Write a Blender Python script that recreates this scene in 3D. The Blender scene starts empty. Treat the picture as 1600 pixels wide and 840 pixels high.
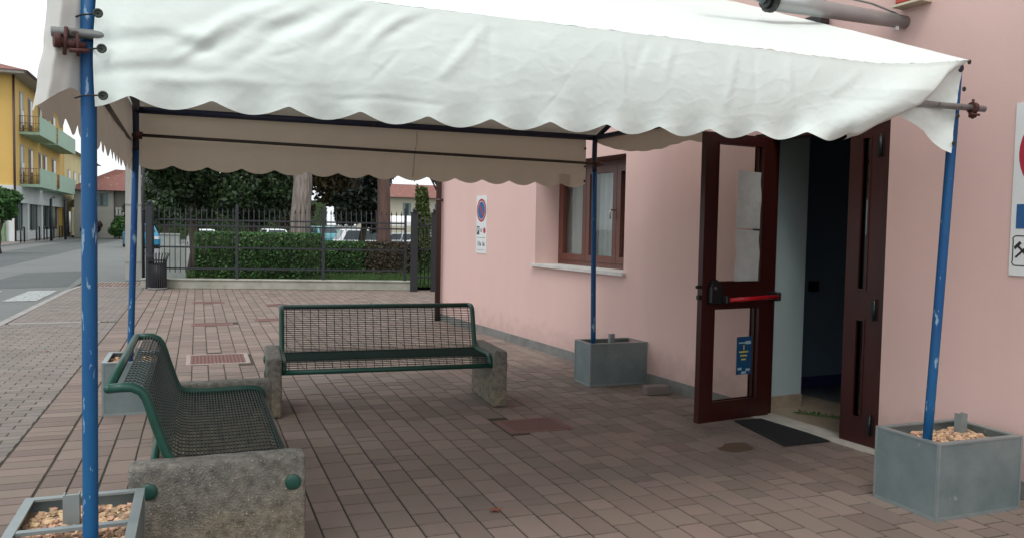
import bpy, bmesh, math, random
import numpy as np
from mathutils import Vector, Matrix, noise
R_ = math.radians
C = bpy.context.scene.collection
sc = bpy.context.scene

# ------------------------------------------------------------------ camera
yaw, pitch, roll, fpx = .371756, .0506292, .0186406, 1260.976
fw = Vector((math.sin(yaw)*math.cos(pitch), math.cos(yaw)*math.cos(pitch), -math.sin(pitch)))
rt = Vector((math.cos(yaw), -math.sin(yaw), 0)); up = rt.cross(fw)
r2 = math.cos(roll)*rt + math.sin(roll)*up; u2 = -math.sin(roll)*rt + math.cos(roll)*up
cam = bpy.data.cameras.new('camera'); camo = bpy.data.objects.new('camera', cam); C.objects.link(camo)
camo.matrix_world = Matrix(((r2.x, u2.x, -fw.x, 0), (r2.y, u2.y, -fw.y, 0), (r2.z, u2.z, -fw.z, 1.5), (0, 0, 0, 1)))
cam.sensor_width = 36; cam.lens = fpx/1600*36; cam.clip_start = .05; cam.clip_end = 4000
sc.camera = camo

# ------------------------------------------------------------------ world, sun, exposure (overcast)
SUN_EL, SUN_AZ = R_(60), R_(215)          # azimuth clockwise from +Y: behind the camera, to the left
w = bpy.data.worlds.new('World'); sc.world = w; w.use_nodes = True
nt = w.node_tree; nt.nodes.clear()
sky = nt.nodes.new('ShaderNodeTexSky'); sky.sky_type = 'NISHITA'; sky.sun_disc = False
sky.sun_elevation = SUN_EL; sky.sun_rotation = SUN_AZ; sky.air_density = 1; sky.dust_density = 4
hs = nt.nodes.new('ShaderNodeHueSaturation'); hs.inputs['Saturation'].default_value = .12
mx = nt.nodes.new('ShaderNodeMix'); mx.data_type = 'RGBA'; mx.inputs[0].default_value = .62
mx.inputs[7].default_value = (8.4, 8.9, 9.3, 1)      # the flat white cloud deck
bg = nt.nodes.new('ShaderNodeBackground'); bg.inputs['Strength'].default_value = .12
wo = nt.nodes.new('ShaderNodeOutputWorld')
nt.links.new(sky.outputs[0], hs.inputs['Color']); nt.links.new(hs.outputs[0], mx.inputs[6])
nt.links.new(mx.outputs[2], bg.inputs[0]); nt.links.new(bg.outputs[0], wo.inputs[0])
sl = bpy.data.lights.new('sun', 'SUN'); sl.energy = .7; sl.angle = R_(20); sl.color = (1, .96, .9)
so = bpy.data.objects.new('sun', sl); C.objects.link(so)
sd = Vector((math.sin(SUN_AZ)*math.cos(SUN_EL), math.cos(SUN_AZ)*math.cos(SUN_EL), math.sin(SUN_EL)))
so.rotation_euler = sd.to_track_quat('Z', 'Y').to_euler(); so.location = (0, 0, 30)
sc.view_settings.view_transform = 'Standard'; sc.view_settings.look = 'None'
sc.view_settings.gamma = 1; sc.view_settings.use_curve_mapping = False
sc.view_settings.exposure = .55
sc.render.engine = 'CYCLES'
sc.cycles.max_bounces = 8; sc.cycles.diffuse_bounces = 5; sc.cycles.transparent_max_bounces = 12

# ------------------------------------------------------------------ materials
MATS = {}
def mat(name, col, rough=.6, metal=0, var=.12, scale=6, bump=0, bscale=60, spec=.5, col2=None, trans=0,
        transcol=None, island=0, stretch=None, streak=0, attr=None, spots=None):
    """base colour varied by noise towards col2; optional bump, translucency, per-island tone"""
    m = bpy.data.materials.new(name); m.use_nodes = True; n = m.node_tree; n.nodes.clear(); L = n.links
    out = n.nodes.new('ShaderNodeOutputMaterial'); b = n.nodes.new('ShaderNodeBsdfPrincipled')
    tc = n.nodes.new('ShaderNodeTexCoord'); mp = n.nodes.new('ShaderNodeMapping'); L.new(tc.outputs['Object'], mp.inputs[0])
    if stretch: mp.inputs['Scale'].default_value = stretch
    nz = n.nodes.new('ShaderNodeTexNoise'); nz.inputs['Scale'].default_value = scale; nz.inputs['Detail'].default_value = 6
    nz.inputs['Roughness'].default_value = .65
    L.new(mp.outputs[0], nz.inputs['Vector'])
    c2 = col2 or tuple(c*(1-var*2) for c in col)
    mr = n.nodes.new('ShaderNodeMapRange'); mr.inputs[1].default_value = .3; mr.inputs[2].default_value = .7
    L.new(nz.outputs['Fac'], mr.inputs[0])
    mix = n.nodes.new('ShaderNodeMix'); mix.data_type = 'RGBA'
    mix.inputs[6].default_value = (*col, 1); mix.inputs[7].default_value = (*c2, 1)
    L.new(mr.outputs[0], mix.inputs[0]); cur = mix.outputs[2]
    if island or attr:
        if attr:
            g = n.nodes.new('ShaderNodeAttribute'); g.attribute_name = attr; src = g.outputs['Fac']
        else:
            g = n.nodes.new('ShaderNodeNewGeometry'); src = g.outputs['Random Per Island']
        r2_ = n.nodes.new('ShaderNodeMapRange'); r2_.inputs[3].default_value = 1-island; r2_.inputs[4].default_value = 1+island
        L.new(src, r2_.inputs[0])
        h = n.nodes.new('ShaderNodeHueSaturation'); L.new(r2_.outputs[0], h.inputs['Value']); L.new(cur, h.inputs['Color'])
        r3_ = n.nodes.new('ShaderNodeMapRange'); r3_.inputs[3].default_value = .5-.02*min(1, island*3); r3_.inputs[4].default_value = .5+.02*min(1, island*3)
        mm = n.nodes.new('ShaderNodeMath'); mm.operation = 'FRACT'; mu = n.nodes.new('ShaderNodeMath'); mu.operation = 'MULTIPLY'; mu.inputs[1].default_value = 17.3
        L.new(src, mu.inputs[0]); L.new(mu.outputs[0], mm.inputs[0]); L.new(mm.outputs[0], r3_.inputs[0]); L.new(r3_.outputs[0], h.inputs['Hue'])
        cur = h.outputs[0]
    if spots:      # chips follow the same stretch as the base noise      # (scale, threshold, colour): chips, stones, blotches
        nv = n.nodes.new('ShaderNodeTexNoise'); nv.inputs['Scale'].default_value = spots[0]; nv.inputs['Detail'].default_value = 4
        L.new(mp.outputs[0], nv.inputs['Vector'])
        st = n.nodes.new('ShaderNodeMapRange'); st.inputs[1].default_value = spots[1]; st.inputs[2].default_value = spots[1]+.04
        L.new(nv.outputs['Fac'], st.inputs[0])
        m2 = n.nodes.new('ShaderNodeMix'); m2.data_type = 'RGBA'; L.new(st.outputs[0], m2.inputs[0]); L.new(cur, m2.inputs[6])
        m2.inputs[7].default_value = (*spots[2], 1); cur = m2.outputs[2]
    L.new(cur, b.inputs['Base Color'])
    b.inputs['Roughness'].default_value = rough; b.inputs['Metallic'].default_value = metal
    b.inputs['Specular IOR Level'].default_value = spec
    if bump:
        nb = n.nodes.new('ShaderNodeTexNoise'); nb.inputs['Scale'].default_value = bscale; nb.inputs['Detail'].default_value = 5
        L.new(mp.outputs[0], nb.inputs['Vector'])
        bp = n.nodes.new('ShaderNodeBump'); bp.inputs['Strength'].default_value = bump; bp.inputs['Distance'].default_value = .01
        L.new(nb.outputs['Fac'], bp.inputs['Height']); L.new(bp.outputs[0], b.inputs['Normal'])
    sh = b.outputs[0]
    if trans:
        t = n.nodes.new('ShaderNodeBsdfTranslucent'); ms = n.nodes.new('ShaderNodeMixShader'); ms.inputs[0].default_value = trans
        if transcol: t.inputs[0].default_value = (*transcol, 1)
        else: L.new(cur, t.inputs[0])
        L.new(sh, ms.inputs[1]); L.new(t.outputs[0], ms.inputs[2]); sh = ms.outputs[0]
    L.new(sh, out.inputs[0]); MATS[name] = m
    return m
def glass(name, tint, alpha, rough=.03):
    """thin window pane: mostly see-through, with a fresnel reflection"""
    m = bpy.data.materials.new(name); m.use_nodes = True; n = m.node_tree; n.nodes.clear(); L = n.links
    out = n.nodes.new('ShaderNodeOutputMaterial'); t = n.nodes.new('ShaderNodeBsdfTransparent'); t.inputs[0].default_value = (*tint, 1)
    g = n.nodes.new('ShaderNodeBsdfGlossy'); g.inputs['Roughness'].default_value = rough; g.inputs[0].default_value = (.9, .95, .95, 1)
    f = n.nodes.new('ShaderNodeLayerWeight'); pw = n.nodes.new('ShaderNodeMath'); pw.operation = 'POWER'; pw.inputs[1].default_value = 4.5
    L.new(f.outputs['Facing'], pw.inputs[0]); ad = n.nodes.new('ShaderNodeMath'); ad.operation = 'MULTIPLY_ADD'; ad.inputs[1].default_value = .9; ad.inputs[2].default_value = alpha+.04; L.new(pw.outputs[0], ad.inputs[0])
    ms = n.nodes.new('ShaderNodeMixShader'); L.new(ad.outputs[0], ms.inputs[0]); L.new(t.outputs[0], ms.inputs[1]); L.new(g.outputs[0], ms.inputs[2])
    L.new(ms.outputs[0], out.inputs[0]); MATS[name] = m; return m

mat('paver', (.228, .168, .141), .85, attr='tone', island=.17, scale=1.1, bump=.6, bscale=160, col2=(.185, .150, .127))
mat('joint', (.022, .016, .012), .95, col2=(.05, .046, .028), scale=1.5)
mat('block', (.212, .174, .152), .85, attr='tone', island=.14, scale=4, bump=.5, bscale=160, col2=(.175, .16, .145))
mat('asphalt', (.125, .138, .133), .9, scale=.35, col2=(.16, .165, .16), bump=.4, bscale=250)
mat('asphalt_patch', (.10, .112, .11), .9, scale=.5, bump=.4, bscale=250)
mat('land', (.10, .11, .10), .9, scale=.05)
mat('kerb', (.33, .315, .30), .85, scale=4, bump=.3, bscale=120)
mat('road_paint', (.42, .45, .44), .7, spots=(14, .5, (.2, .21, .2)))
mat('cobble', (.27, .2, .17), .9, scale=9, island=.25, bump=.5, bscale=60)
mat('grass', (.08, .15, .04), .9, scale=3, island=.3, col2=(.035, .075, .02), trans=.2)
mat('soil', (.055, .085, .03), .95, scale=4)
mat('plaster', (.71, .49, .445), .92, scale=1.1, var=.03, col2=(.675, .465, .422), bump=.25, bscale=170)
mat('base_stone', (.215, .215, .205), .85, scale=5, var=.2, bump=.3, bscale=90)
mat('sill', (.62, .60, .57), .6, scale=5)
mat('wood_red', (.135, .04, .026), .38, scale=7, stretch=(1, 1, .12), col2=(.09, .027, .018))
mat('door_red', (.048, .009, .006), .36, scale=7, stretch=(1, 1, .12), col2=(.03, .006, .006))
mat('black_plastic', (.012, .012, .013), .4)
mat('red_bar', (.52, .01, .02), .35, var=.05)
mat('brushed', (.55, .55, .53), .3, 1)
mat('jamb_blue', (.46, .56, .57), .85, scale=2, var=.04)
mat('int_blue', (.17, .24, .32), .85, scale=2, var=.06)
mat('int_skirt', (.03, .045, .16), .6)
mat('skirt_stone', (.42, .33, .25), .5, scale=9, var=.15)
mat('floor_stone', (.40, .33, .24), .35, scale=4, var=.15, spots=(40, .6, (.25, .2, .15)))
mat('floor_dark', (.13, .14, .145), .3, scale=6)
mat('threshold', (.58, .54, .47), .5, scale=6)
mat('rubber', (.016, .017, .018), .9, bump=.6, bscale=300, scale=50)
mat('curtain', (.56, .60, .58), .9, var=.06, scale=3, trans=.3)
mat('curtain_green', (.26, .40, .35), .9, var=.1, scale=3, trans=.3)
mat('pipe_brown', (.065, .032, .026), .45)
mat('pole_blue', (.006, .10, .235), .5, scale=5, col2=(.004, .055, .20), spots=(40, .64, (.22, .34, .44)), spec=.4, stretch=(1, 1, .28))
mat('pole_dark', (.008, .014, .045), .5, spots=(26, .66, (.06, .03, .02)))
mat('tube_iron', (.055, .05, .042), .6, .3, spots=(30, .6, (.10, .05, .03)))
mat('tube_galv', (.30, .31, .30), .5, .6, scale=15, spots=(30, .62, (.13, .09, .07)))
mat('rust', (.10, .025, .018), .75, scale=40, col2=(.05, .02, .018), bump=.5)
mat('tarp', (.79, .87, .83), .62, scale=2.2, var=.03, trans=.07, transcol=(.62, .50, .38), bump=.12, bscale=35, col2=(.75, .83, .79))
mat('tarp_backlit', (.66, .60, .50), .75, scale=1.6, var=.05, trans=.19, transcol=(.60, .50, .37), bump=.12, bscale=35)  # cloth copy with the backlit brown of its inside put into the colour
mat('tarp_grey', (.70, .70, .66), .7, scale=1.6, var=.05, trans=.14, transcol=(.50, .40, .30), bump=.12, bscale=35)  # greyer, more translucent copy of the cloth
mat('grommet', (.06, .07, .06), .45, .6)
mat('cord', (.02, .02, .022), .8)
mat('cord_white', (.6, .57, .5), .8)
mat('green_paint', (.009, .072, .052), .42, scale=12, var=.12, spec=.5)
mat('green_mesh', (.003, .024, .018), .5, var=.1, spec=.35)
mat('concrete', (.31, .29, .255), .93, scale=22, col2=(.10, .095, .083), bump=1, bscale=120, spots=(120, .64, (.46, .43, .37)))
mat('concrete_moss', (.24, .21, .15), .93, scale=4, col2=(.12, .115, .085), bump=.9, bscale=110, spots=(95, .665, (.5, .47, .4)))
def plaster_custom():
    m = MATS['plaster']; n = m.node_tree; L = n.links; b = [x for x in n.nodes if x.type == 'BSDF_PRINCIPLED'][0]
    src = b.inputs['Base Color'].links[0].from_socket
    tc = n.nodes.new('ShaderNodeTexCoord'); sp = n.nodes.new('ShaderNodeSeparateXYZ'); L.new(tc.outputs['Object'], sp.inputs[0])
    mp = n.nodes.new('ShaderNodeMapping'); mp.inputs['Scale'].default_value = (1, 1, .06); L.new(tc.outputs['Object'], mp.inputs[0])
    st = n.nodes.new('ShaderNodeTexNoise'); st.inputs['Scale'].default_value = 4; st.inputs['Detail'].default_value = 5; L.new(mp.outputs[0], st.inputs['Vector'])
    r1 = n.nodes.new('ShaderNodeMapRange'); r1.inputs[1].default_value = .35; r1.inputs[2].default_value = .75; r1.inputs[3].default_value = 1.0; r1.inputs[4].default_value = .965; L.new(st.outputs['Fac'], r1.inputs[0])
    nz = n.nodes.new('ShaderNodeTexNoise'); nz.inputs['Scale'].default_value = 7; nz.inputs['Detail'].default_value = 6; L.new(tc.outputs['Object'], nz.inputs['Vector'])
    ad = n.nodes.new('ShaderNodeMath'); ad.operation = 'MULTIPLY_ADD'; ad.inputs[1].default_value = -.5; L.new(nz.outputs['Fac'], ad.inputs[0]); L.new(sp.outputs['Z'], ad.inputs[2])
    r2_ = n.nodes.new('ShaderNodeMapRange'); r2_.inputs[1].default_value = -.16; r2_.inputs[2].default_value = .12; r2_.inputs[3].default_value = .78; r2_.inputs[4].default_value = 1; L.new(ad.outputs[0], r2_.inputs[0])
    mu = n.nodes.new('ShaderNodeMath'); mu.operation = 'MULTIPLY'; L.new(r1.outputs[0], mu.inputs[0]); L.new(r2_.outputs[0], mu.inputs[1])
    h = n.nodes.new('ShaderNodeHueSaturation'); L.new(src, h.inputs['Color']); L.new(mu.outputs[0], h.inputs['Value']); L.new(h.outputs[0], b.inputs['Base Color'])
plaster_custom()
def concrete_custom():
    m = MATS['concrete']; n = m.node_tree; L = n.links; b = [x for x in n.nodes if x.type == 'BSDF_PRINCIPLED'][0]
    src = b.inputs['Base Color'].links[0].from_socket
    tc = n.nodes.new('ShaderNodeTexCoord'); sp = n.nodes.new('ShaderNodeSeparateXYZ'); L.new(tc.outputs['Object'], sp.inputs[0])
    nz = n.nodes.new('ShaderNodeTexNoise'); nz.inputs['Scale'].default_value = 5; nz.inputs['Detail'].default_value = 5; L.new(tc.outputs['Object'], nz.inputs['Vector'])
    ad = n.nodes.new('ShaderNodeMath'); ad.operation = 'MULTIPLY_ADD'; ad.inputs[1].default_value = .5; L.new(nz.outputs['Fac'], ad.inputs[0]); L.new(sp.outputs['Z'], ad.inputs[2])
    mr = n.nodes.new('ShaderNodeMapRange'); mr.inputs[1].default_value = .38; mr.inputs[2].default_value = .66; L.new(ad.outputs[0], mr.inputs[0])
    mx_ = n.nodes.new('ShaderNodeMix'); mx_.data_type = 'RGBA'; mx_.blend_type = 'MULTIPLY'; mx_.inputs[0].default_value = 1
    cr = n.nodes.new('ShaderNodeMix'); cr.data_type = 'RGBA'; cr.inputs[6].default_value = (1.0, .93, .78, 1); cr.inputs[7].default_value = (.82, .84, .84, 1)
    L.new(mr.outputs[0], cr.inputs[0]); L.new(src, mx_.inputs[6]); L.new(cr.outputs[2], mx_.inputs[7]); L.new(mx_.outputs[2], b.inputs['Base Color'])
concrete_custom()
mat('zinc', (.22, .275, .275), .5, .3, scale=4.5, col2=(.14, .185, .19), spots=(7, .68, (.30, .35, .35)))
mat('zinc_rim', (.31, .36, .365), .42, .45, scale=5)
mat('gravel', (.60, .41, .27), .9, island=.4, scale=30, col2=(.46, .29, .18))
mat('gravel_bed', (.36, .26, .18), .95, scale=60, bump=.8)
mat('white_sign', (.72, .74, .73), .4, var=.03)
mat('sign_red', (.42, .02, .045), .4, var=.03)
mat('sign_blue', (.02, .10, .27), .4, var=.03)
mat('sign_black', (.02, .02, .022), .5)
mat('sign_green', (.02, .06, .06), .5)
mat('sign_grey', (.35, .38, .38), .5)
mat('paper', (.60, .61, .59), .9, scale=6, var=.1, trans=.3, bump=1, bscale=22)
mat('poster_blue', (.01, .07, .17), .5)
mat('poster_yellow', (.60, .52, .12), .5)
mat('poster_pale', (.35, .5, .55), .5)
mat('cover_red', (.20, .10, .085), .85, scale=30, bump=.9, bscale=60, col2=(.14, .08, .07))
mat('cover_frame', (.36, .29, .26), .9, scale=10, bump=.5, bscale=100)
mat('brick_grey', (.21, .18, .165), .95, scale=20, bump=.8, bscale=80)
mat('leaf_dry', (.22, .08, .035), .8, island=.3)
mat('litter', (.16, .11, .07), .9, island=.8)
mat('stain', (.11, .068, .045), .7, scale=10)
mat('alu_grey', (.40, .405, .40), .42, .5, scale=3, col2=(.33, .33, .33))
mat('red_box', (.50, .06, .03), .5); mat('cream_box', (.62, .55, .42), .6)
# background
mat('fence_iron', (.024, .027, .033), .55, .1)
mat('plinth', (.42, .41, .36), .9, scale=2.5, col2=(.24, .25, .2), bump=.4)
mat('bin_iron', (.022, .022, .027), .45, .2)
mat('cabinet', (.34, .37, .35), .7, scale=3)
mat('pole_concrete', (.40, .39, .36), .9, scale=2.5, col2=(.30, .30, .275), bump=.5, stretch=(1, 1, .3))
mat('bark_grey', (.34, .29, .25), .95, scale=17, stretch=(1, 1, .10), col2=(.07, .055, .05), bump=1, bscale=10)
mat('bark_red', (.17, .095, .07), .95, scale=7, stretch=(1, 1, .2), col2=(.08, .05, .045), bump=1, bscale=9)
mat('bark_dark', (.08, .06, .045), .95, scale=8, stretch=(1, 1, .2), bump=1, bscale=12)
mat('leaf_dark', (.030, .062, .022), .45, island=.55, scale=.8, col2=(.045, .075, .028), trans=.15)
mat('leaf_olive', (.105, .070, .030), .6, island=.5, scale=.8, col2=(.06, .065, .025), trans=.2)
mat('leaf_magnolia', (.014, .026, .014), .4, island=.6, scale=.8, trans=.08)
mat('leaf_hedge', (.065, .165, .035), .6, island=.5, scale=1.2, col2=(.03, .085, .02), trans=.2)
mat('leaf_brown', (.105, .062, .045), .8, island=.4, scale=2, col2=(.06, .06, .03), trans=.1)
mat('leaf_cypress', (.085, .12, .03), .6, island=.4, trans=.2)
mat('leaf_pine', (.022, .05, .025), .6, island=.4, trans=.1)
mat('yellow_wall', (.68, .44, .13), .9, scale=.5, var=.06)
mat('cream_wall', (.66, .56, .28), .9, scale=.5, var=.05)
mat('pale_wall', (.52, .48, .37), .9, scale=.5, var=.08)
mat('house_wall', (.42, .41, .36), .9, scale=.6, var=.1)
mat('mint', (.36, .50, .38), .85, var=.05, scale=1)
mat('green_wall', (.20, .32, .16), .9)
mat('white_wall', (.62, .65, .63), .8, var=.06, scale=1)
mat('soffit', (.42, .38, .33), .9)
mat('win_dark', (.02, .035, .04), .12, var=.3, scale=1.5)
mat('shutter_brown', (.18, .11, .07), .7)
mat('shutter_pale', (.42, .38, .34), .8)
mat('shutter_green', (.16, .23, .22), .7)
mat('rail_brown', (.30, .13, .06), .7)
mat('tile_red', (.25, .09, .072), .85, scale=9, col2=(.15, .075, .06), bump=1, bscale=5, spots=(3, .62, (.30, .2, .14)))
mat('ac_white', (.5, .5, .46), .7)
mat('car_white', (.72, .74, .75), .25, var=.02); mat('car_blue', (.03, .20, .34), .25, var=.02)
mat('car_teal', (.10, .30, .33), .25, var=.02); mat('car_silver', (.40, .44, .45), .25, .4, var=.02)
mat('tyre', (.015, .015, .016), .85); mat('rim', (.4, .4, .4), .35, .8)
mat('lamp_red', (.35, .01, .01), .3); mat('lamp_clear', (.7, .7, .68), .2)
mat('awning_white', (.78, .78, .76), .8)
glass('pane', (.93, .95, .94), .03)
glass('door_pane', (.80, .80, .78), .04)
glass('dark_pane', (.25, .3, .3), .05)

# ------------------------------------------------------------------ mesh helpers
class MB:
    def __init__(s): s.v = []; s.f = []; s.mi = []; s.cur = 0; s.sm = []; s.smooth = False
    def add(s, vs, fs):
        o = len(s.v); s.v.extend([tuple(v) for v in vs])
        for f in fs: s.f.append(tuple(i+o for i in f)); s.mi.append(s.cur); s.sm.append(s.smooth)
    def box(s, x0, x1, y0, y1, z0, z1, bev=0):
        if bev:
            b = bev; vs = []; 
            for z, i in ((z0, b), (z0+b, 0), (z1-b, 0), (z1, b)):
                for (x, y, cx, cy) in ((x0, y0, 1, 1), (x1, y0, -1, 1), (x1, y1, -1, -1), (x0, y1, 1, -1)):
                    # two verts per corner (chamfered vertical edges)
                    k = b if i == 0 else b
                    if (cx, cy) in ((1, 1), (-1, -1)):
                        vs += [(x+cx*i, y+cy*(k+i*.4), z), (x+cx*(k+i*.4), y+cy*i, z)]
                    else:
                        vs += [(x+cx*(k+i*.4), y+cy*i, z), (x+cx*i, y+cy*(k+i*.4), z)]
            fs = [tuple(reversed(range(8))), tuple(range(24, 32))]
            for r in range(3):
                for i in range(8):
                    j = (i+1) % 8; fs.append((r*8+i, r*8+j, r*8+8+j, r*8+8+i))
            s.add(vs, fs); return
        vs = [(x, y, z) for z in (z0, z1) for y in (y0, y1) for x in (x0, x1)]
        s.add(vs, [(0, 2, 3, 1), (4, 5, 7, 6), (0, 1, 5, 4), (2, 6, 7, 3), (0, 4, 6, 2), (1, 3, 7, 5)])
    def quad(s, a, b, c, d): s.add([a, b, c, d], [(0, 1, 2, 3)])
    def tube(s, pts, r, n=10, caps=True, taper=None):
        pts = [Vector(p) for p in pts]; rings = []
        t0 = (pts[1]-pts[0]).normalized(); ref = Vector((0, 0, 1)) if abs(t0.z) < .9 else Vector((1, 0, 0))
        nrm = t0.cross(ref).normalized(); vs = []
        for i, p in enumerate(pts):
            if i == 0: t = t0
            elif i == len(pts)-1: t = (pts[-1]-pts[-2]).normalized()
            else:
                t = ((pts[i+1]-p).normalized()+(p-pts[i-1]).normalized())
                t = t.normalized() if t.length > 1e-6 else (p-pts[i-1]).normalized()
            nrm = (nrm - t*nrm.dot(t)).normalized(); bn = t.cross(nrm)
            rr = r if not callable(r) else r(i/(len(pts)-1))
            for k in range(n):
                a = 2*math.pi*k/n; vs.append(p+(nrm*math.cos(a)+bn*math.sin(a))*rr)
        fs = []
        for i in range(len(pts)-1):
            for k in range(n):
                k2 = (k+1) % n; fs.append((i*n+k, i*n+k2, (i+1)*n+k2, (i+1)*n+k))
        if caps: fs += [tuple(reversed(range(n))), tuple(range((len(pts)-1)*n, len(pts)*n))]
        sm = s.smooth; s.smooth = n > 4; s.add(vs, fs)
        if caps: s.sm[-1] = s.sm[-2] = False
        s.smooth = sm
    def grid(s, nu, nv, fn):
        vs = [fn(i/nu, j/nv) for j in range(nv+1) for i in range(nu+1)]
        fs = [(j*(nu+1)+i, j*(nu+1)+i+1, (j+1)*(nu+1)+i+1, (j+1)*(nu+1)+i) for j in range(nv) for i in range(nu)]
        sm = s.smooth; s.smooth = True; s.add(vs, fs); s.smooth = sm
    def prism(s, poly, axis, a0, a1):
        """extrude a 2-D polygon along an axis (0,1,2)"""
        n = len(poly)
        def p(q, a):
            q = list(q); q.insert(axis, a); return tuple(q)
        s.add([p(q, a0) for q in poly]+[p(q, a1) for q in poly],
              [tuple(reversed(range(n))), tuple(range(n, 2*n))]+[(i, (i+1) % n, n+(i+1) % n, n+i) for i in range(n)])
    def sphere(s, c, r, nu=10, nv=6, jit=0, sq=(1, 1, 1)):
        vs = [(c[0], c[1], c[2]-r*sq[2])]; 
        for j in range(1, nv):
            a = math.pi*j/nv-math.pi/2
            for i in range(nu):
                b = 2*math.pi*i/nu; k = r*(1+jit*(random.random()-.5))
                vs.append((c[0]+k*sq[0]*math.cos(a)*math.cos(b), c[1]+k*sq[1]*math.cos(a)*math.sin(b), c[2]+k*sq[2]*math.sin(a)))
        vs.append((c[0], c[1], c[2]+r*sq[2])); T = len(vs)-1
        fs = [(0, 1+(i+1) % nu, 1+i) for i in range(nu)]+[(T, 1+(nv-2)*nu+i, 1+(nv-2)*nu+(i+1) % nu) for i in range(nu)]
        for j in range(nv-2):
            for i in range(nu):
                i2 = (i+1) % nu; fs.append((1+j*nu+i, 1+j*nu+i2, 1+(j+1)*nu+i2, 1+(j+1)*nu+i))
        s.add(vs, fs)
    def disc(s, c, nrm, r, n=28, r0=0):
        c = Vector(c); nrm = Vector(nrm).normalized(); a = nrm.orthogonal().normalized(); b = nrm.cross(a)
        ring = [c+(a*math.cos(2*math.pi*k/n)+b*math.sin(2*math.pi*k/n))*r for k in range(n)]
        if r0 == 0: s.add(ring, [tuple(range(n))])
        else:
            inn = [c+(a*math.cos(2*math.pi*k/n)+b*math.sin(2*math.pi*k/n))*r0 for k in range(n)]
            s.add(ring+inn, [(k, (k+1) % n, n+(k+1) % n, n+k) for k in range(n)])
    def build(s, name, mats, parent=None, loc=None, rotz=0, fix=True):
        me = bpy.data.meshes.new(name); me.from_pydata(s.v, [], s.f)
        if isinstance(mats, str): mats = [mats]
        for m in mats: me.materials.append(MATS[m])
        me.polygons.foreach_set('material_index', s.mi); me.polygons.foreach_set('use_smooth', s.sm)
        if fix and len(s.f) < 60000:
            bm = bmesh.new(); bm.from_mesh(me); bmesh.ops.recalc_face_normals(bm, faces=bm.faces); bm.to_mesh(me); bm.free()
        me.update()
        o = bpy.data.objects.new(name, me); C.objects.link(o)
        if parent: o.parent = parent
        if loc: o.location = loc
        o.rotation_euler.z = rotz
        return o
def shift(mb, d):
    mb.v = [(x-d[0], y-d[1], z-d[2]) for x, y, z in mb.v]; return mb
def tag(o, label=None, cat=None, group=None, kind=None):
    if label: o['label'] = label
    if cat: o['category'] = cat
    if group: o['group'] = group
    if kind: o['kind'] = kind
    return o
def thing(name, label, cat, loc=(0, 0, 0), rotz=0, group=None):
    o = bpy.data.objects.new(name, None); C.objects.link(o); o.location = loc; o.rotation_euler.z = rotz
    o.empty_display_size = .1
    return tag(o, label, cat, group)
def copy_tree(o, parent=None):
    c = o.copy(); C.objects.link(c)
    if parent: c.parent = parent
    for ch in list(o.children): copy_tree(ch, c)
    return c
def struct(mb, name, m, **k): return tag(mb.build(name, m, **k), kind='structure')
def text_mesh(txt, size, name='lettering', bold=0):
    cu = bpy.data.curves.new(name, 'FONT'); cu.body = txt; cu.size = size; cu.align_x = 'CENTER'; cu.align_y = 'CENTER'; cu.offset = bold; cu.resolution_u = 3
    o = bpy.data.objects.new(name, cu); C.objects.link(o)
    me = bpy.data.meshes.new_from_object(o.evaluated_get(bpy.context.evaluated_depsgraph_get()))
    vs = [tuple(v.co) for v in me.vertices]; fs = [tuple(p.vertices) for p in me.polygons]
    C.objects.unlink(o); bpy.data.objects.remove(o); bpy.data.curves.remove(cu); bpy.data.meshes.remove(me)
    return vs, fs
def fbm(p, o=4): return noise.fractal(Vector(p), .9, 2.1, o)
rng = np.random.default_rng(7); random.seed(7)

# ------------------------------------------------------------------ ground: land, road, paving
m = MB(); m.quad((-1500, -600, -.09), (1500, -600, -.09), (1500, 2600, -.09), (-1500, 2600, -.09)); struct(m, 'land', 'land')
m = MB()
for (x0, x1, y0, y1) in ((-9.9, -2.62, -8, 110), (-2.62, -1.1, 21.9, 24.6)): m.quad((x0, y0, -.012), (x1, y0, -.012), (x1, y1, -.012), (x0, y1, -.012))
m.quad((-2.62, 24.6, -.012), (30, 24.6, -.012), (30, 34, -.012), (-2.62, 34, -.012)); m.add([(-2.62, 34, -.012), (30, 34, -.012), (30, 110, -.6), (-2.62, 110, -.012)], [(0, 1, 2), (0, 2, 3)]); struct(m, 'road', 'asphalt')
m = MB()
for (x0, x1, y0, y1) in ((-8.4, -5.6, 4, 90), (-4.7, -2.75, 20, 27)): 
    pts = [(x0, y0), (x1, y0+.6), (x1-.3, y1), (x0+.2, y1-1)]
    m.add([(x, y, -.008) for x, y in pts], [(0, 1, 2, 3)])
struct(m, 'road_patch', 'asphalt_patch')
m = MB()                                    # zebra stripes, faded
for k in range(7):
    x1 = -2.78-k*1.0; m.add([(x1-.55, 17.0, -.004), (x1, 17.05, -.004), (x1, 19.45, -.004), (x1-.52, 19.5, -.004)], [(0, 1, 2, 3)])
struct(m, 'road_markings', 'road_paint')
m = MB()                                    # pale kerb stones flush with the paving, curving at the corner
kp = [(-2.68, -6), (-2.66, 8), (-2.62, 14), (-2.58, 19.4), (-2.5, 20.4), (-2.3, 21.2), (-2.25, 21.8)]
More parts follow.
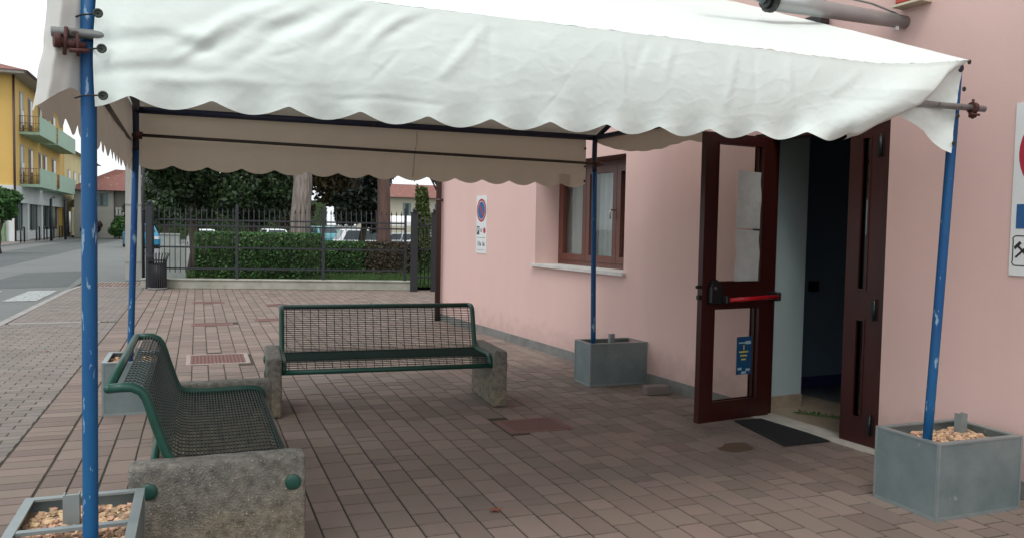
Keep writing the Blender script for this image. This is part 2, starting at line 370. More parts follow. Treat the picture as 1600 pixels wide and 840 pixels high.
for (xa, ya), (xb, yb) in zip(kp[:-1], kp[1:]):
    n = max(1, int((yb-ya)/1.0))
    for i in range(n):
        t0, t1 = i/n, (i+1)/n-.008
        a = (xa+(xb-xa)*t0, ya+(yb-ya)*t0); b = (xa+(xb-xa)*t1, ya+(yb-ya)*t1)
        m.add([(a[0]-.06, a[1], -.05), (a[0]+.06, a[1], -.05), (b[0]+.06, b[1], -.05), (b[0]-.06, b[1], -.05),
               (a[0]-.05, a[1], .006), (a[0]+.06, a[1], .006), (b[0]+.06, b[1], .006), (b[0]-.05, b[1], .006)],
              [(4, 5, 6, 7), (0, 1, 5, 4), (1, 2, 6, 5), (2, 3, 7, 6), (3, 0, 4, 7)])
m.box(-2.52, -1.35, 13.24, 13.34, -.05, .004); m.box(-2.4, -1.2, 20.25, 20.33, -.05, .004); m.box(-2.22, -1.2, 21.8, 21.9, -.05, .004)
struct(m, 'kerb', 'kerb')
m = MB(); m.quad((-2.62, -6, -.0045), (9, -6, -.0045), (9, 21.85, -.0045), (-2.62, 21.85, -.0045)); struct(m, 'paving_bed', 'joint')
def pavers(name, items, matn, seed, g=.003):
    r = random.Random(seed); m = MB(); tones = []
    for (x0, x1, y0, y1) in items:
        b = .0035; jx = r.uniform(-.0012, .0012) if g > .002 else 0; x0 += g*.95+jx; x1 -= g*.95-jx; y0 += g*1.45; y1 -= g*1.45
        if x1-x0 < .02 or y1-y0 < .02: continue
        z = r.uniform(-.0012, .0012); tx = r.uniform(-.006, .006); ty = r.uniform(-.005, .005)
        zz = lambda x, y: z+(x-(x0+x1)/2)*tx+(y-(y0+y1)/2)*ty
        vs = [(x0, y0, -.012), (x1, y0, -.012), (x1, y1, -.012), (x0, y1, -.012)]
        vs += [(x, y, zz(x, y)) for x, y in ((x0+b, y0+b), (x1-b, y0+b), (x1-b, y1-b), (x0+b, y1-b))]
        m.add(vs, [(4, 5, 6, 7), (0, 1, 5, 4), (1, 2, 6, 5), (2, 3, 7, 6), (3, 0, 4, 7)])
        t = r.random(); tones += [t]*5
    o = m.build(name, matn, fix=False); a = o.data.attributes.new('tone', 'FLOAT', 'FACE'); a.data.foreach_set('value', tones)
    return tag(o, kind='structure')
items = []; r = random.Random(3)
def fenceY(x): return 19.9-(x+1.04)*.2505
def wallx(y): return 4.69-.084*y
x = -.835; W = .1555
covers_xy = [(-.12, .53, 9.05, 9.75), (-.09, .49, 12.45, 12.8), (-.09, .47, 15.95, 16.3), (.82, 1.22, 12.9, 13.2), (1.16, 1.57, 15.3, 15.6), (2.13, 2.64, 5.42, 5.82)]
while x < 8.5:
    y = 1.2+r.random()*.2
    while y < 19.9:
        ln = r.choice([.155, .155, .235, .235, .235, .31, .10])
        if not any(a < x+W/2 < b and c < y+ln/2 < d for a, b, c, d in covers_xy) and not (x > 4.6 and y < 12.6):
            yy = min(y+ln, 19.9); items.append((x, x+W, y, yy))
        y += ln
    x += W
y = .5
while y < 20.2:                                # border course
    ln = r.choice([.12, .155, .155]); items.append((-1.12, -.84, y, min(y+ln, 20.2))); y += ln
items = [(a, min(b, wallx(c)) if c < 12.6 else b, c, min(d, fenceY(a)-.1)) for a, b, c, d in items if (a < wallx(c)-.02 or c > 12.6) and c < fenceY(a)-.12 or a < -1.04]
pavers('paving', items, 'paver', 5)
items = []; y = .3; k = 0
while y < 13.24:
    x = -2.6+(k % 2)*.105-.105
    while x < -1.13:
        a, b = max(x, -2.6), min(x+.21, -1.125)
        items.append((a, b, y, min(y+.105, 13.24))); x += .21
    y += .105; k += 1
y = 13.36
while y < 20.2:
    x = -2.56+(k % 2)*.1-.1
    while x < -1.13:
        a, b = max(x, -2.55), min(x+.2, -1.125)
        items.append((a, b, y, min(y+.105, 20.24))); x += .2
    y += .105; k += 1
pavers('pavement', items, 'block', 8, .0018)
m = MB(); r = random.Random(9)
y = 20.36
while y < 21.75:
    x = -2.3
    while x < -1.2:
        m.sphere((x, y, 0), .035, 6, 4, .3, (1, 1, .35)); x += .08
    y += .08
struct(m, 'cobblestones', 'cobble', fix=False)
# far pavement on the other side of the street
m = MB(); m.box(-11.6, -9.9, 20, 108, -.08, .09); m.box(-14, -9.9, 40, 57.2, -.08, .085); struct(m, 'far_pavement', 'block')
m = MB(); m.box(-9.9, -9.78, 20, 108, -.08, .10); struct(m, 'far_kerb', 'kerb')
# lawn behind the fence
m = MB()
def fenceY(x): return 19.9-(x+1.04)*.2505
def lawn(u, v):
    x = -1.0+u*9; y0 = fenceY(x)+.2; y = y0+(25-y0)*v; return (x, y, .05+.03*fbm((x*.8, y*.8, 0)))
m.grid(40, 24, lawn); struct(m, 'lawn', 'soil')
m = MB(); N = 26000; r = np.random.default_rng(4)
xs = r.uniform(-.95, 7.8, N); v = r.random(N)**1.3
for i in range(N):
    x = xs[i]; y0 = fenceY(x)+.22; y = y0+(25-y0)*v[i]; h = .06+.05*r.random(); a = r.uniform(0, 6.28); d = .014
    lx, ly = r.uniform(-.03, .03, 2)
    m.add([(x-d*math.cos(a), y-d*math.sin(a), .04), (x+d*math.cos(a), y+d*math.sin(a), .04), (x+lx, y+ly, .06+h)], [(0, 1, 2)])
tag(m.build('grass', 'grass', fix=False), 'short green grass growing behind the iron fence', 'grass', kind='stuff')

# ------------------------------------------------------------------ manhole covers
for i, ((x0, x1, y0, y1), lab) in enumerate(zip(covers_xy, (
        'large square manhole cover with pale frame beyond the side bench',
        'dark strip-like manhole cover in the second row behind the large pale framed one',
        'farthest manhole cover in the left row, closest to the litter bin',
        'manhole cover just left of the top of the rear bench backrest',
        'small far manhole cover near the fence, right of the two in a row',
        'reddish manhole cover in the paving under the tent between rear bench and doormat'))):
    t = thing('manhole_cover', lab, 'manhole cover', ((x0+x1)/2, (y0+y1)/2, 0), 0, 'manhole covers in the paving')
    a, b = (x1-x0)/2, (y1-y0)/2; f = .045
    m = MB(); m.box(-a, a, -b, -b+f, -.01, .005); m.box(-a, a, b-f, b, -.01, .005); m.box(-a, -a+f, -b+f+.001, b-f-.001, -.01, .005); m.box(a-f, a, -b+f+.001, b-f-.001, -.01, .005)
    m.build('frame', 'cover_frame' if i == 0 else 'cover_red', t)
    m = MB(); m.box(-a+f+.004, a-f-.004, -b+f+.004, b-f-.004, -.01, .001)
    q = 14
    for ix in range(q):
        for iy in range(int(q*b/a)):
            cx = -a+f+.03+(2*a-2*f-.06)*ix/(q-1); cy = -b+f+.03+(2*b-2*f-.06)*iy/max(1, int(q*b/a)-1)
            m.box(cx-.009, cx+.009, cy-.009, cy+.009, .001, .004)
    m.build('cover', 'cover_red', t)

# ------------------------------------------------------------------ pink building (local frame: x along the wall away from camera, y outwards to the plaza)
WA = math.atan2(.9965, -.0837)
WO = (4.69, 0, 0)
bld = thing('building', 'pink rendered building with dark red window and doorway along the plaza', 'building', WO, WA)
S0, S1, H = -4, 12.54, 6.2
D0, D1, DT = 4.19, 5.47, 2.29
V0, V1, VB, VT = 7.33, 9.29, 1.06, 2.28
m = MB()
xs_ = [S0, D0, D1, V0, V1, S1]; zs_ = [0, VB, VT, DT, H]
def wq(a, b, z0, z1): m.quad((a, 0, z0), (b, 0, z0), (b, 0, z1), (a, 0, z1))
wq(S0, D0, 0, H); wq(D0, D1, DT, H); wq(D1, V0, 0, H); wq(V0, V1, 0, VB); wq(V0, V1, VT, H); wq(V1, S1, 0, H)
m.quad((V0, 0, VB), (V0, -.42, VB), (V0, -.42, VT), (V0, 0, VT)); m.quad((V1, 0, VB), (V1, -.42, VB), (V1, -.42, VT), (V1, 0, VT))
m.quad((V0, 0, VB), (V1, 0, VB), (V1, -.42, VB), (V0, -.42, VB))
m.quad((S1, 0, 0), (S1, -9, 0), (S1, -9, H), (S1, 0, H)); m.quad((S0, 0, 0), (S0, -9, 0), (S0, -9, H), (S0, 0, H)); m.quad((S0, -9, 0), (S1, -9, 0), (S1, -9, H), (S0, -9, H))
m.build('wall', 'plaster', bld)
m = MB(); m.quad((S0-.4, .4, H), (S1+.4, .4, H), (S1+.4, -9.4, H), (S0-.4, -9.4, H)); m.box(S0-.4, S1+.4, -9.4, .4, H+.001, H+.2); m.build('roof', 'soffit', bld)
m = MB(); m.cur = 0
m.quad((V0, 0, VT), (V1, 0, VT), (V1, -.42, VT), (V0, -.42, VT)); m.build('window_soffit', 'wood_red', bld)
m = MB()
for a, b in ((S0, D0), (D1+.001, S1-.02)):
    x = a; m = MB()
    while x < b:
        e = min(x+.8, b); m.box(x, e, .0005, .018, 0, .105, 0); x = e
    m.build('base_band', 'base_stone', bld)
m = MB(); m.box(V0-.04, V1+.05, -.34, .045, VB-.03, VB+.004); m.build('window_sill', 'sill', bld)
# window: three sashes, fixed frame
wn = MB(); fy0, fy1 = -.40, -.33
wn.box(V0, V1, fy0, fy1, VB+.005, VB+.06); wn.box(V0, V1, fy0, fy1, VT-.055, VT)
wn.box(V0, V0+.05, fy0, fy1, VB+.06, VT-.055); wn.box(V1-.05, V1, fy0, fy1, VB+.06, VT-.055)
wf = wn.build('window', 'wood_red', bld)
edges = [V0+.05, 7.97, 8.62, V1-.05]
for i in range(3):
    a, b = edges[i]+.003, edges[i+1]-.003; z0, z1 = VB+.063, VT-.058; f = .075
    mm = MB(); y0, y1 = -.385, -.318
    mm.box(a, b, y0, y1, z0, z0+f); mm.box(a, b, y0, y1, z1-f, z1); mm.box(a, a+f, y0, y1, z0+f, z1-f); mm.box(b-f, b, y0, y1, z0+f, z1-f)
    sh = mm.build('sash', 'wood_red', wf)
    mm = MB(); mm.quad((a+f, -.35, z0+f), (b-f, -.35, z0+f), (b-f, -.35, z1-f), (a+f, -.35, z1-f)); mm.build('pane', 'pane', wf)
mm = MB(); mm.tube([(8.02, -.318, 1.72), (8.02, -.27, 1.72), (8.02, -.27, 1.62)], .009, 8); mm.build('handle', 'brushed', wf)
mm = MB(); mm.grid(160, 4, lambda u, v: (V0+.02+u*1.92, -.47+.022*math.sin(u*95+.8*math.sin(v*2+u*9)), VB+.02+v*1.2))
mm.build('curtain', 'curtain', wf)
# doorway: frame, jamb, threshold
m = MB(); fy0, fy1 = -.11, -.03
m.box(D0, D0+.035, fy0-.02, fy1+.02, .03, DT); m.box(D1-.14, D1, fy0-.02, fy1+.02, .03, DT); m.box(D0+.035, D1-.14, fy0-.02, fy1+.02, DT-.05, DT)
m.box(D0+.035, D1-.14, fy0, fy1, 2.262, DT-.051)
m.build('door_frame', 'door_red', bld)
m = MB(); m.box(D0-.02, D1+.02, -.14, .03, -.01, .028); m.build('threshold', 'threshold', bld)
m = MB(); m.quad((D1, -.13, .05), (D1, -.47, .05), (D1, -.47, DT+.4), (D1, -.13, DT+.4)); m.box(D1, D1+.12, -.60, -.47, .03, 2.9); m.build('jamb_wall', 'jamb_blue', bld)
m = MB(); m.box(D1-.012, D1, -.602, -.13, .02, .13); m.build('stone_skirting', 'skirt_stone', bld)
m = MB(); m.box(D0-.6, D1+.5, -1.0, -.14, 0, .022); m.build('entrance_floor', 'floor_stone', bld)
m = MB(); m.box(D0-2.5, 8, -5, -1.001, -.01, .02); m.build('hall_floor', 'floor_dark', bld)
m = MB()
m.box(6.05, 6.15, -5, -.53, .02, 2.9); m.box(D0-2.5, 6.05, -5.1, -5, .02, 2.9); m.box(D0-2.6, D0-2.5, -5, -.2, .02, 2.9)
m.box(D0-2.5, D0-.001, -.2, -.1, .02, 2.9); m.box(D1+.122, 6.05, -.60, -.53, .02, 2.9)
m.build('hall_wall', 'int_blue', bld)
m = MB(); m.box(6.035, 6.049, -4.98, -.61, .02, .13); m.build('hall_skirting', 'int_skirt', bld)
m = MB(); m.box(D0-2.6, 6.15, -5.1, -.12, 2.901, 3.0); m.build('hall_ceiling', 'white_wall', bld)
m = MB(); m.box(6.01, 6.049, -1.35, -1.25, .95, 1.05); m.build('light_switch', 'black_plastic', bld)
# narrow closed leaf with two slim panes
def leaf_frame(w, h, panes, th=.045):
    """door leaf slab with rectangular openings; local x 0..w, y 0..-th, z"""
    mm = MB(); xs = sorted({0, w} | {p[0] for p in panes} | {p[1] for p in panes}); zs = sorted({.02, h} | {p[2] for p in panes} | {p[3] for p in panes})
    for i in range(len(xs)-1):
        for j in range(len(zs)-1):
            cx, cz = (xs[i]+xs[i+1])/2, (zs[j]+zs[j+1])/2
            if any(p[0] < cx < p[1] and p[2] < cz < p[3] for p in panes): continue
            x0, x1, z0, z1 = xs[i], xs[i+1], zs[j], zs[j+1]
            mm.quad((x0, 0, z0), (x1, 0, z0), (x1, 0, z1), (x0, 0, z1)); mm.quad((x0, -th, z0), (x0, -th, z1), (x1, -th, z1), (x1, -th, z0))
    for (a, b, c, d) in list(panes)+[(0, w, .02, h)]:
        mm.quad((a, 0, c), (a, -th, c), (b, -th, c), (b, 0, c)); mm.quad((a, 0, d), (b, 0, d), (b, -th, d), (a, -th, d))
        mm.quad((a, 0, c), (a, 0, d), (a, -th, d), (a, -th, c)); mm.quad((b, 0, c), (b, -th, c), (b, -th, d), (b, 0, d))
    for (a, b, c, d) in panes:      # glazing beads
        for y0, y1 in ((-.006, .006), (-th-.006, -th+.006)):
            e = .012
            mm.box(a, a+e, y0, y1, c, d); mm.box(b-e, b, y0, y1, c, d); mm.box(a+e, b-e, y0, y1, c, c+e); mm.box(a+e, b-e, y0, y1, d-e, d)
    return mm
m = leaf_frame(.30, 2.255, [(.115, .20, .2, .90), (.115, .20, 1.10, 2.17)])
m.v = [(x+D0+.037, y-.012, z+.01) for x, y, z in m.v]
d2 = m.build('side_door', 'door_red', bld)
for z0, z1 in ((.2, .9), (1.1, 2.17)):
    m = MB(); m.quad((D0+.15, -.035, z0+.01), (D0+.24, -.035, z0+.01), (D0+.24, -.035, z1+.01), (D0+.15, -.035, z1+.01)); m.build('pane', 'dark_pane', d2)
for z in (.18, .98, 2.10):
    m = MB(); m.tube([(D0+.07, .003, z-.07), (D0+.07, .003, z+.07)], .009, 10); m.box(D0+.05, D0+.105, -.011, -.006, z-.06, z+.06); m.sphere((D0+.07, .003, z+.074), .009, 8, 5)
    m.build('hinge', 'black_plastic', d2)
# open leaf: local x from the hinge outwards; the face turned to the camera is local +y
hx, hy = 4.31, 5.277; ang = math.atan2(5.17-5.277, 3.57-4.31)
ang_local = ang-WA
c_, s_ = math.cos(-WA), math.sin(-WA); lx, ly = hx-WO[0], hy-WO[1]
dl = (lx*c_-ly*s_, lx*s_+ly*c_)
panes = [(.135, .63, .165, .905), (.135, .63, 1.095, 2.17)]
m = leaf_frame(.75, 2.24, panes, .05)
door = m.build('open_door', 'door_red', bld, loc=(dl[0], dl[1], .012), rotz=ang_local)
for p in panes:
    m = MB(); m.quad((p[0], -.025, p[2]), (p[1], -.025, p[2]), (p[1], -.025, p[3]), (p[0], -.025, p[3])); m.build('pane', 'door_pane', door)
m = MB(); m.tube([(.02, .085, .985), (.555, .085, .972)], .017, 10); m.build('push_bar', 'red_bar', door)
m = MB(); m.box(.0, .045, .0, .10, .95, 1.02, .008); m.build('bar_end', 'black_plastic', door)
m = MB(); m.box(.57, .70, 0, .045, .94, 1.08, .012); m.box(.555, .59, .0, .10, .945, 1.005, .008)
m.tube([(.64, .0, 1.08), (.64, .035, 1.09)], .038, 14)
m.build('push_bar_housing', 'black_plastic', door)
m = MB(); m.tube([(.655, .044, 1.06), (.655, .052, 1.06)], .014, 12); m.build('lock_cylinder', 'brushed', door)
m = MB(); m.box(.752, .79, -.035, -.015, 1.055, 1.08, .004); m.build('latch', 'black_plastic', door); m = MB(); m.box(.751, .775, -.04, -.012, .97, 1.005, .004); m.build('latch', 'black_plastic', door)
# paper sheets taped on the upper pane and poster on the lower pane
def in_door(mb):
    M = bld.matrix_basis
    M = Matrix.Translation(WO) @ Matrix.Rotation(WA, 4, 'Z') @ Matrix.Translation((dl[0], dl[1], .012)) @ Matrix.Rotation(ang_local, 4, 'Z')
    mb.v = [tuple(M @ Vector(v)) for v in mb.v]; return mb
for z0, z1, lab in ((1.085, 1.50, 'lower white paper sheet taped inside the glass of the open door'), (1.515, 1.96, 'upper white paper sheet taped inside the glass of the open door')):
    m = MB(); m.grid(10, 14, lambda u, v: (.145+u*.255+.004*math.sin(v*9), -.018+.004*math.sin(u*5+v*4)+.002*math.sin(v*14), z0+v*(z1-z0)+.008*u))
    in_door(m); o = m.build('paper_sheet', 'paper'); tag(o, lab, 'paper sheet', 'paper sheets on the open door')
t = thing('poster', 'small blue poster with yellow arrow bars stuck on the lower door pane', 'poster')
m = MB(); m.box(.19, .35, -.022, -.019, .365, .665); in_door(m).build('sheet', 'poster_blue', t)
m = MB()
for k, (hw, z) in enumerate(((.048, .545), (.036, .515), (.024, .485))): m.box(.275-hw, .275+hw, -.0189, -.0175, z-.006, z+.006)
m.box(.271, .279, -.0189, -.0175, .56, .60); in_door(m).build('arrow_bars', 'poster_yellow', t)
m = MB(); m.box(.20, .26, -.0189, -.0175, .605, .63); m.box(.26, .33, -.0189, -.0175, .612, .622); in_door(m).build('headline_block', 'poster_pale', t); m = MB()
for a, b, z in ((.205, .25, .40), (.295, .335, .41), (.245, .295, .38)): m.box(a, b, -.0189, -.0175, z-.009, z+.009)
in_door(m).build('caption_blocks', 'poster_pale', t)
# downpipe at the far corner
m = MB(); m.tube([(S1-.06, .07, 0), (S1-.06, .07, H)], .045, 12); m.build('downpipe', 'pipe_brown', bld)
for z in (1.9, 4.2):
    m = MB(); m.tube([(S1-.06, .07, z), (S1-.06, .07, z+.04)], .052, 12); m.box(S1-.07, S1-.05, 0, .03, z, z+.04); m.build('pipe_clip', 'pipe_brown', bld)

# things fixed to the wall
def on_wall(mb, s, off, z):
    M = Matrix.Translation(WO) @ Matrix.Rotation(WA, 4, 'Z') @ Matrix.Translation((s, off, z))
    return M
def wall_thing(name, label, cat, s, off, z, group=None):
    M = on_wall(None, s, off, z); return thing(name, label, cat, M.translation, WA, group)
def put_text(mb, txt, size, cx, cz, y, bold=.0, sx=1):
    """text facing +y (outwards); local +x points away from camera, i.e. leftwards for a viewer"""
    vs, fs = text_mesh(txt, size, bold=bold); mb.add([(cx-v[0]*sx, y, cz+v[1]) for v in vs], fs)
def no_parking(t, cx, cz, R, y):
    m = MB(); m.disc((cx, y, cz), (0, 1, 0), R, 40); m.build('sign_ring', 'sign_red', t)
    m = MB(); m.disc((cx, y+.0006, cz), (0, 1, 0), R*.8, 40); m.build('ring_border', 'white_sign', t)
    m = MB(); m.disc((cx, y+.0012, cz), (0, 1, 0), R*.755, 40); m.build('ring_centre', 'sign_blue', t)
    m = MB(); hw = R*.10; L = R*.74; d = 1/math.sqrt(2)
    m.add([(cx+(a*d-b*d), y+.0018, cz+(a*d+b*d)) for a, b in ((-L, -hw), (L, -hw), (L, hw), (-L, hw))], [(0, 1, 2, 3)]); m.build('slash', 'sign_red', t)
t = wall_thing('parking_sign', 'tall narrow no-parking sign beside the window, with round blue emblem', 'sign', 10.76, .001, 1.13, 'no-parking signs on the pink wall')
m = MB(); m.box(0, .36, .0, .006, 0, .82); m.build('plate', 'white_sign', t)
no_parking(t, .18, .61, .165, .0068)
m = MB(); m.box(.245, .335, .006, .0075, .265, .385); m.build('square_mark', 'sign_green', t)
m = MB(); put_text(m, 'P', .10, .29, .327, .0082, .004); m.build('lettering', 'white_sign', t)
m = MB(); m.disc((.068, .0072, .325), (0, 1, 0), .042, 24); m.build('round_mark', 'sign_red', t)
m = MB(); put_text(m, '11a  1a', .085, .18, .135, .0075, .003); m.box(.03, .33, .006, .0072, .222, .226); m.build('lettering', 'sign_black', t)
m = MB(); m.box(.05, .31, .006, .0072, .045, .052); m.build('small_print', 'sign_grey', t); m = MB(); m.box(.15, .21, .006, .0072, .30, .35); m.build('pictogram', 'sign_grey', t)
t = wall_thing('parking_sign', 'large no-parking sign cut off by the right edge, with blue P square and crossed hammers', 'sign', 2.73, .001, 1.28, 'no-parking signs on the pink wall')
m = MB(); m.box(0, .61, 0, .006, 0, .99, 0); m.build('plate', 'white_sign', t)
no_parking(t, .305, .70, .277, .0068)
m = MB(); m.box(.42, .58, .006, .0075, .27, .41); m.build('square_mark', 'sign_blue', t)
m = MB(); put_text(m, 'P', .13, .49, .343, .0082, .006); m.build('lettering', 'white_sign', t)
m = MB()
for (a, b, c, d) in ((.40, .592, .055, .061), (.40, .592, .225, .231)): m.box(a+.02, b-.02, .006, .0072, c, d)
for (a, b) in ((.398, .404), (.588, .594)): m.box(a, b, .006, .0072, .08, .206)
for cx, cz, a0 in ((.572, .08, -90), (.572, .206, 0), (.42, .206, 90), (.42, .08, 180)):
    for k in range(6):
        a = R_(a0+k*15); b = R_(a0+k*15+15); R1, R2 = .025, .019
        m.add([(cx+r_*math.cos(q), .0072, cz+r_*math.sin(q)) for r_, q in ((R1, a), (R1, b), (R2, b), (R2, a))], [(0, 1, 2, 3)])
m.build('border_line', 'sign_black', t)
m = MB()
for sg in (-1, 1):
    c = (.535, .143); d = (sg*.5**.5, .5**.5); n_ = (-d[1], d[0])
    P = lambda a, b: (c[0]+d[0]*a+n_[0]*b, .0074, c[1]+d[1]*a+n_[1]*b)
    m.add([P(-.055, -.006), P(.04, -.006), P(.04, .006), P(-.055, .006)], [(0, 1, 2, 3)])
    m.add([P(.034, -.026), P(.052, -.02), P(.052, .026), P(.034, .026)], [(0, 1, 2, 3)])
m.build('hammer_symbol', 'sign_black', t)
# pipe-like awning arm sticking out from the wall above the tent
t = thing('awning_arm', 'grey metal tube sticking out of the pink wall above the tent', 'metal tube', (4.36, 4.10, 2.90))
m = MB(); m.tube([(.01, 0, 0), (-.3, 0, .003), (-.7, 0, .008), (-1.08, 0, .012)], lambda u: .042+.014*u, 16); m.build('tube', 'alu_grey', t)
m = MB(); m.tube([(-1.08, 0, .012), (-1.12, 0, .013)], .070, 16); m.tube([(-1.12, 0, .013), (-1.15, 0, .013)], .05, 16); m.build('collar', 'black_plastic', t)
m = MB(); m.tube([(-1.15, 0, .013), (-1.6, -.02, .15)], .028, 12); m.tube([(-1.15, .03, .02), (-1.62, .05, .21)], .008, 8); m.build('strut', 'zinc_rim', t)
m = MB(); m.tube([(-.02, .02, .04), (-.12, .02, .065), (-.28, .02, .095), (-.45, .02, .105), (-.62, .02, .09), (-.75, .01, .05)], .007, 8); m.build('cable', 'zinc_rim', t)
for q in ((-.11, -.085, -.02, 0, -.06, -.035), (-.78, -.765, -.01, 0, .045, .09)):
    m = MB(); m.box(*q); m.build('clip', 'white_sign', t)
t = wall_thing('floodlight', 'small black floodlight on the pink wall just above the tent roof', 'light', 4.72, 0, 3.05)
m = MB(); m.box(0, .16, .02, .13, -.04, .03, .012); m.box(.05, .11, 0, .02, -.02, .02); m.build('housing', 'black_plastic', t)
t = wall_thing('alarm_box', 'red box with cream edge fixed high on the pink wall', 'wall box', 3.92, 0, 2.985)
m = MB(); m.box(.02, .2, .012, .10, .015, .28, .01); m.build('housing', 'red_box', t)
m = MB(); m.box(0, .22, 0, .011, 0, .3); m.box(.0, .22, .012, .104, 0, .0145); m.build('backplate', 'cream_box', t)

# doormat, loose stone, leaves, stain
m = MB()
pts = [(3.97, 5.26), (4.30, 5.25), (4.255, 4.53), (3.85, 4.53)]; z1 = .012
m.add([(x, y, .0) for x, y in pts]+[(x, y, z1) for x, y in pts], [(4, 5, 6, 7), (0, 1, 5, 4), (1, 2, 6, 5), (2, 3, 7, 6), (3, 0, 4, 7)])
for k in range(30):
    t_ = (k+.5)/30; a = Vector((*pts[3], z1)).lerp(Vector((*pts[0], z1)), t_); b = Vector((*pts[2], z1)).lerp(Vector((*pts[1], z1)), t_); m.tube([a.lerp(b, .02), a.lerp(b, .98)], .004, 4)
tag(m.build('doormat', 'rubber'), 'black rubber doormat lying in front of the open doorway', 'doormat')
m = MB(); m.box(-.115, .115, -.05, .05, 0, .085, .008)
tag(m.build('loose_brick', 'brick_grey', loc=(3.93, 6.37, 0), rotz=R_(-8)), 'loose grey paving stone lying beside the pink wall', 'brick')
def dry_leaf(x, y, s, a, lab):
    m = MB(); P = []
    for k in range(11):
        q = k/10*2*math.pi; rr = s*(.5+.5*abs(math.cos(q*2.5)))*(1 if math.cos(q) > 0 else .8)
        P.append((rr*math.cos(q)*1.3, rr*math.sin(q), .006+.35*s*(math.sin(q*2)*.5+.3)))
    m.add([(0, 0, .012)]+P, [(0, i+1, (i+1) % 11+1) for i in range(11)]); m.tube([(s, 0, .01), (s*1.9, .01, .012)], .0015, 5)
    tag(m.build('dry_leaf', 'leaf_dry', loc=(x, y, 0), rotz=a), lab, 'leaf', 'dry leaves on the paving')
dry_leaf(1.46, 3.94, .035, .3, 'orange dry leaf alone on the paving in the middle foreground')
dry_leaf(2.47, 6.25, .025, 2, 'tiny dry leaf right of the rear bench foot')
dry_leaf(2.60, 5.44, .022, 1, 'tiny dry leaf beside the near manhole cover corner')
dry_leaf(3.1, 15.4, .04, 1, 'dry leaf far out on the paving near the fence gate')
dry_leaf(-1.6, 10.4, .03, 1.4, 'small dry leaf on the left hand pavement')
m = MB(); P = []
for k in range(26):
    q = k/26*2*math.pi; rr = 1+.35*noise.noise(Vector((math.cos(q)*1.5, math.sin(q)*1.5, 3)))
    P.append((.15*rr*math.cos(q), .09*rr*math.sin(q), .0035))
m.add(P, [tuple(range(26))]); tag(m.build('stain', 'stain', loc=(3.5, 4.62, 0), rotz=.4), kind='structure')
m = MB(); r = random.Random(5)
for k in range(90):
    t_ = k/90; x = 4.62+.42*t_+r.uniform(-.05, .05); y = 5.28-.55*t_+r.uniform(-.05, .05); a = r.uniform(0, 6.3); s = r.uniform(.016, .03)
    m.add([(x, y, .026), (x+s*math.cos(a)+.005, y+s*math.sin(a), .034), (x+2*s*math.cos(a), y+2*s*math.sin(a), .03), (x+s*math.cos(a+.6), y+s*math.sin(a+.6), .04)], [(0, 1, 2, 3)])
m.tube([(4.58+.05*i, 5.3-.066*i+.02*math.sin(i*2), .03) for i in range(10)], .004, 5)
tag(m.build('leafy_sprig', 'leaf_hedge', fix=False), 'green leafy sprig lying on the stone floor inside the doorway', 'plant sprig')

m = MB(); r = random.Random(77)
for k in range(900):
    y = 2.5+12*r.random()**1.5; x = r.uniform(-2.4, wallx(y)-.05)
    if r.random() < .45: x = wallx(y)-.03-abs(r.gauss(0, .12))
    s_ = r.uniform(.0015, .0045)*(1.8 if r.random() < .06 else 1); a = r.uniform(0, 6.3)
    m.add([(x+s_*math.cos(a+q), y+s_*math.sin(a+q)*.7, .0015+s_*.5*(q % 2 == 0)) for q in (0, 1.3, 2.9, 4.4)], [(0, 1, 2, 3)])
tag(m.build('ground_litter', 'litter', fix=False), 'tiny crumbs and plant bits scattered over the paving', 'litter', kind='stuff')
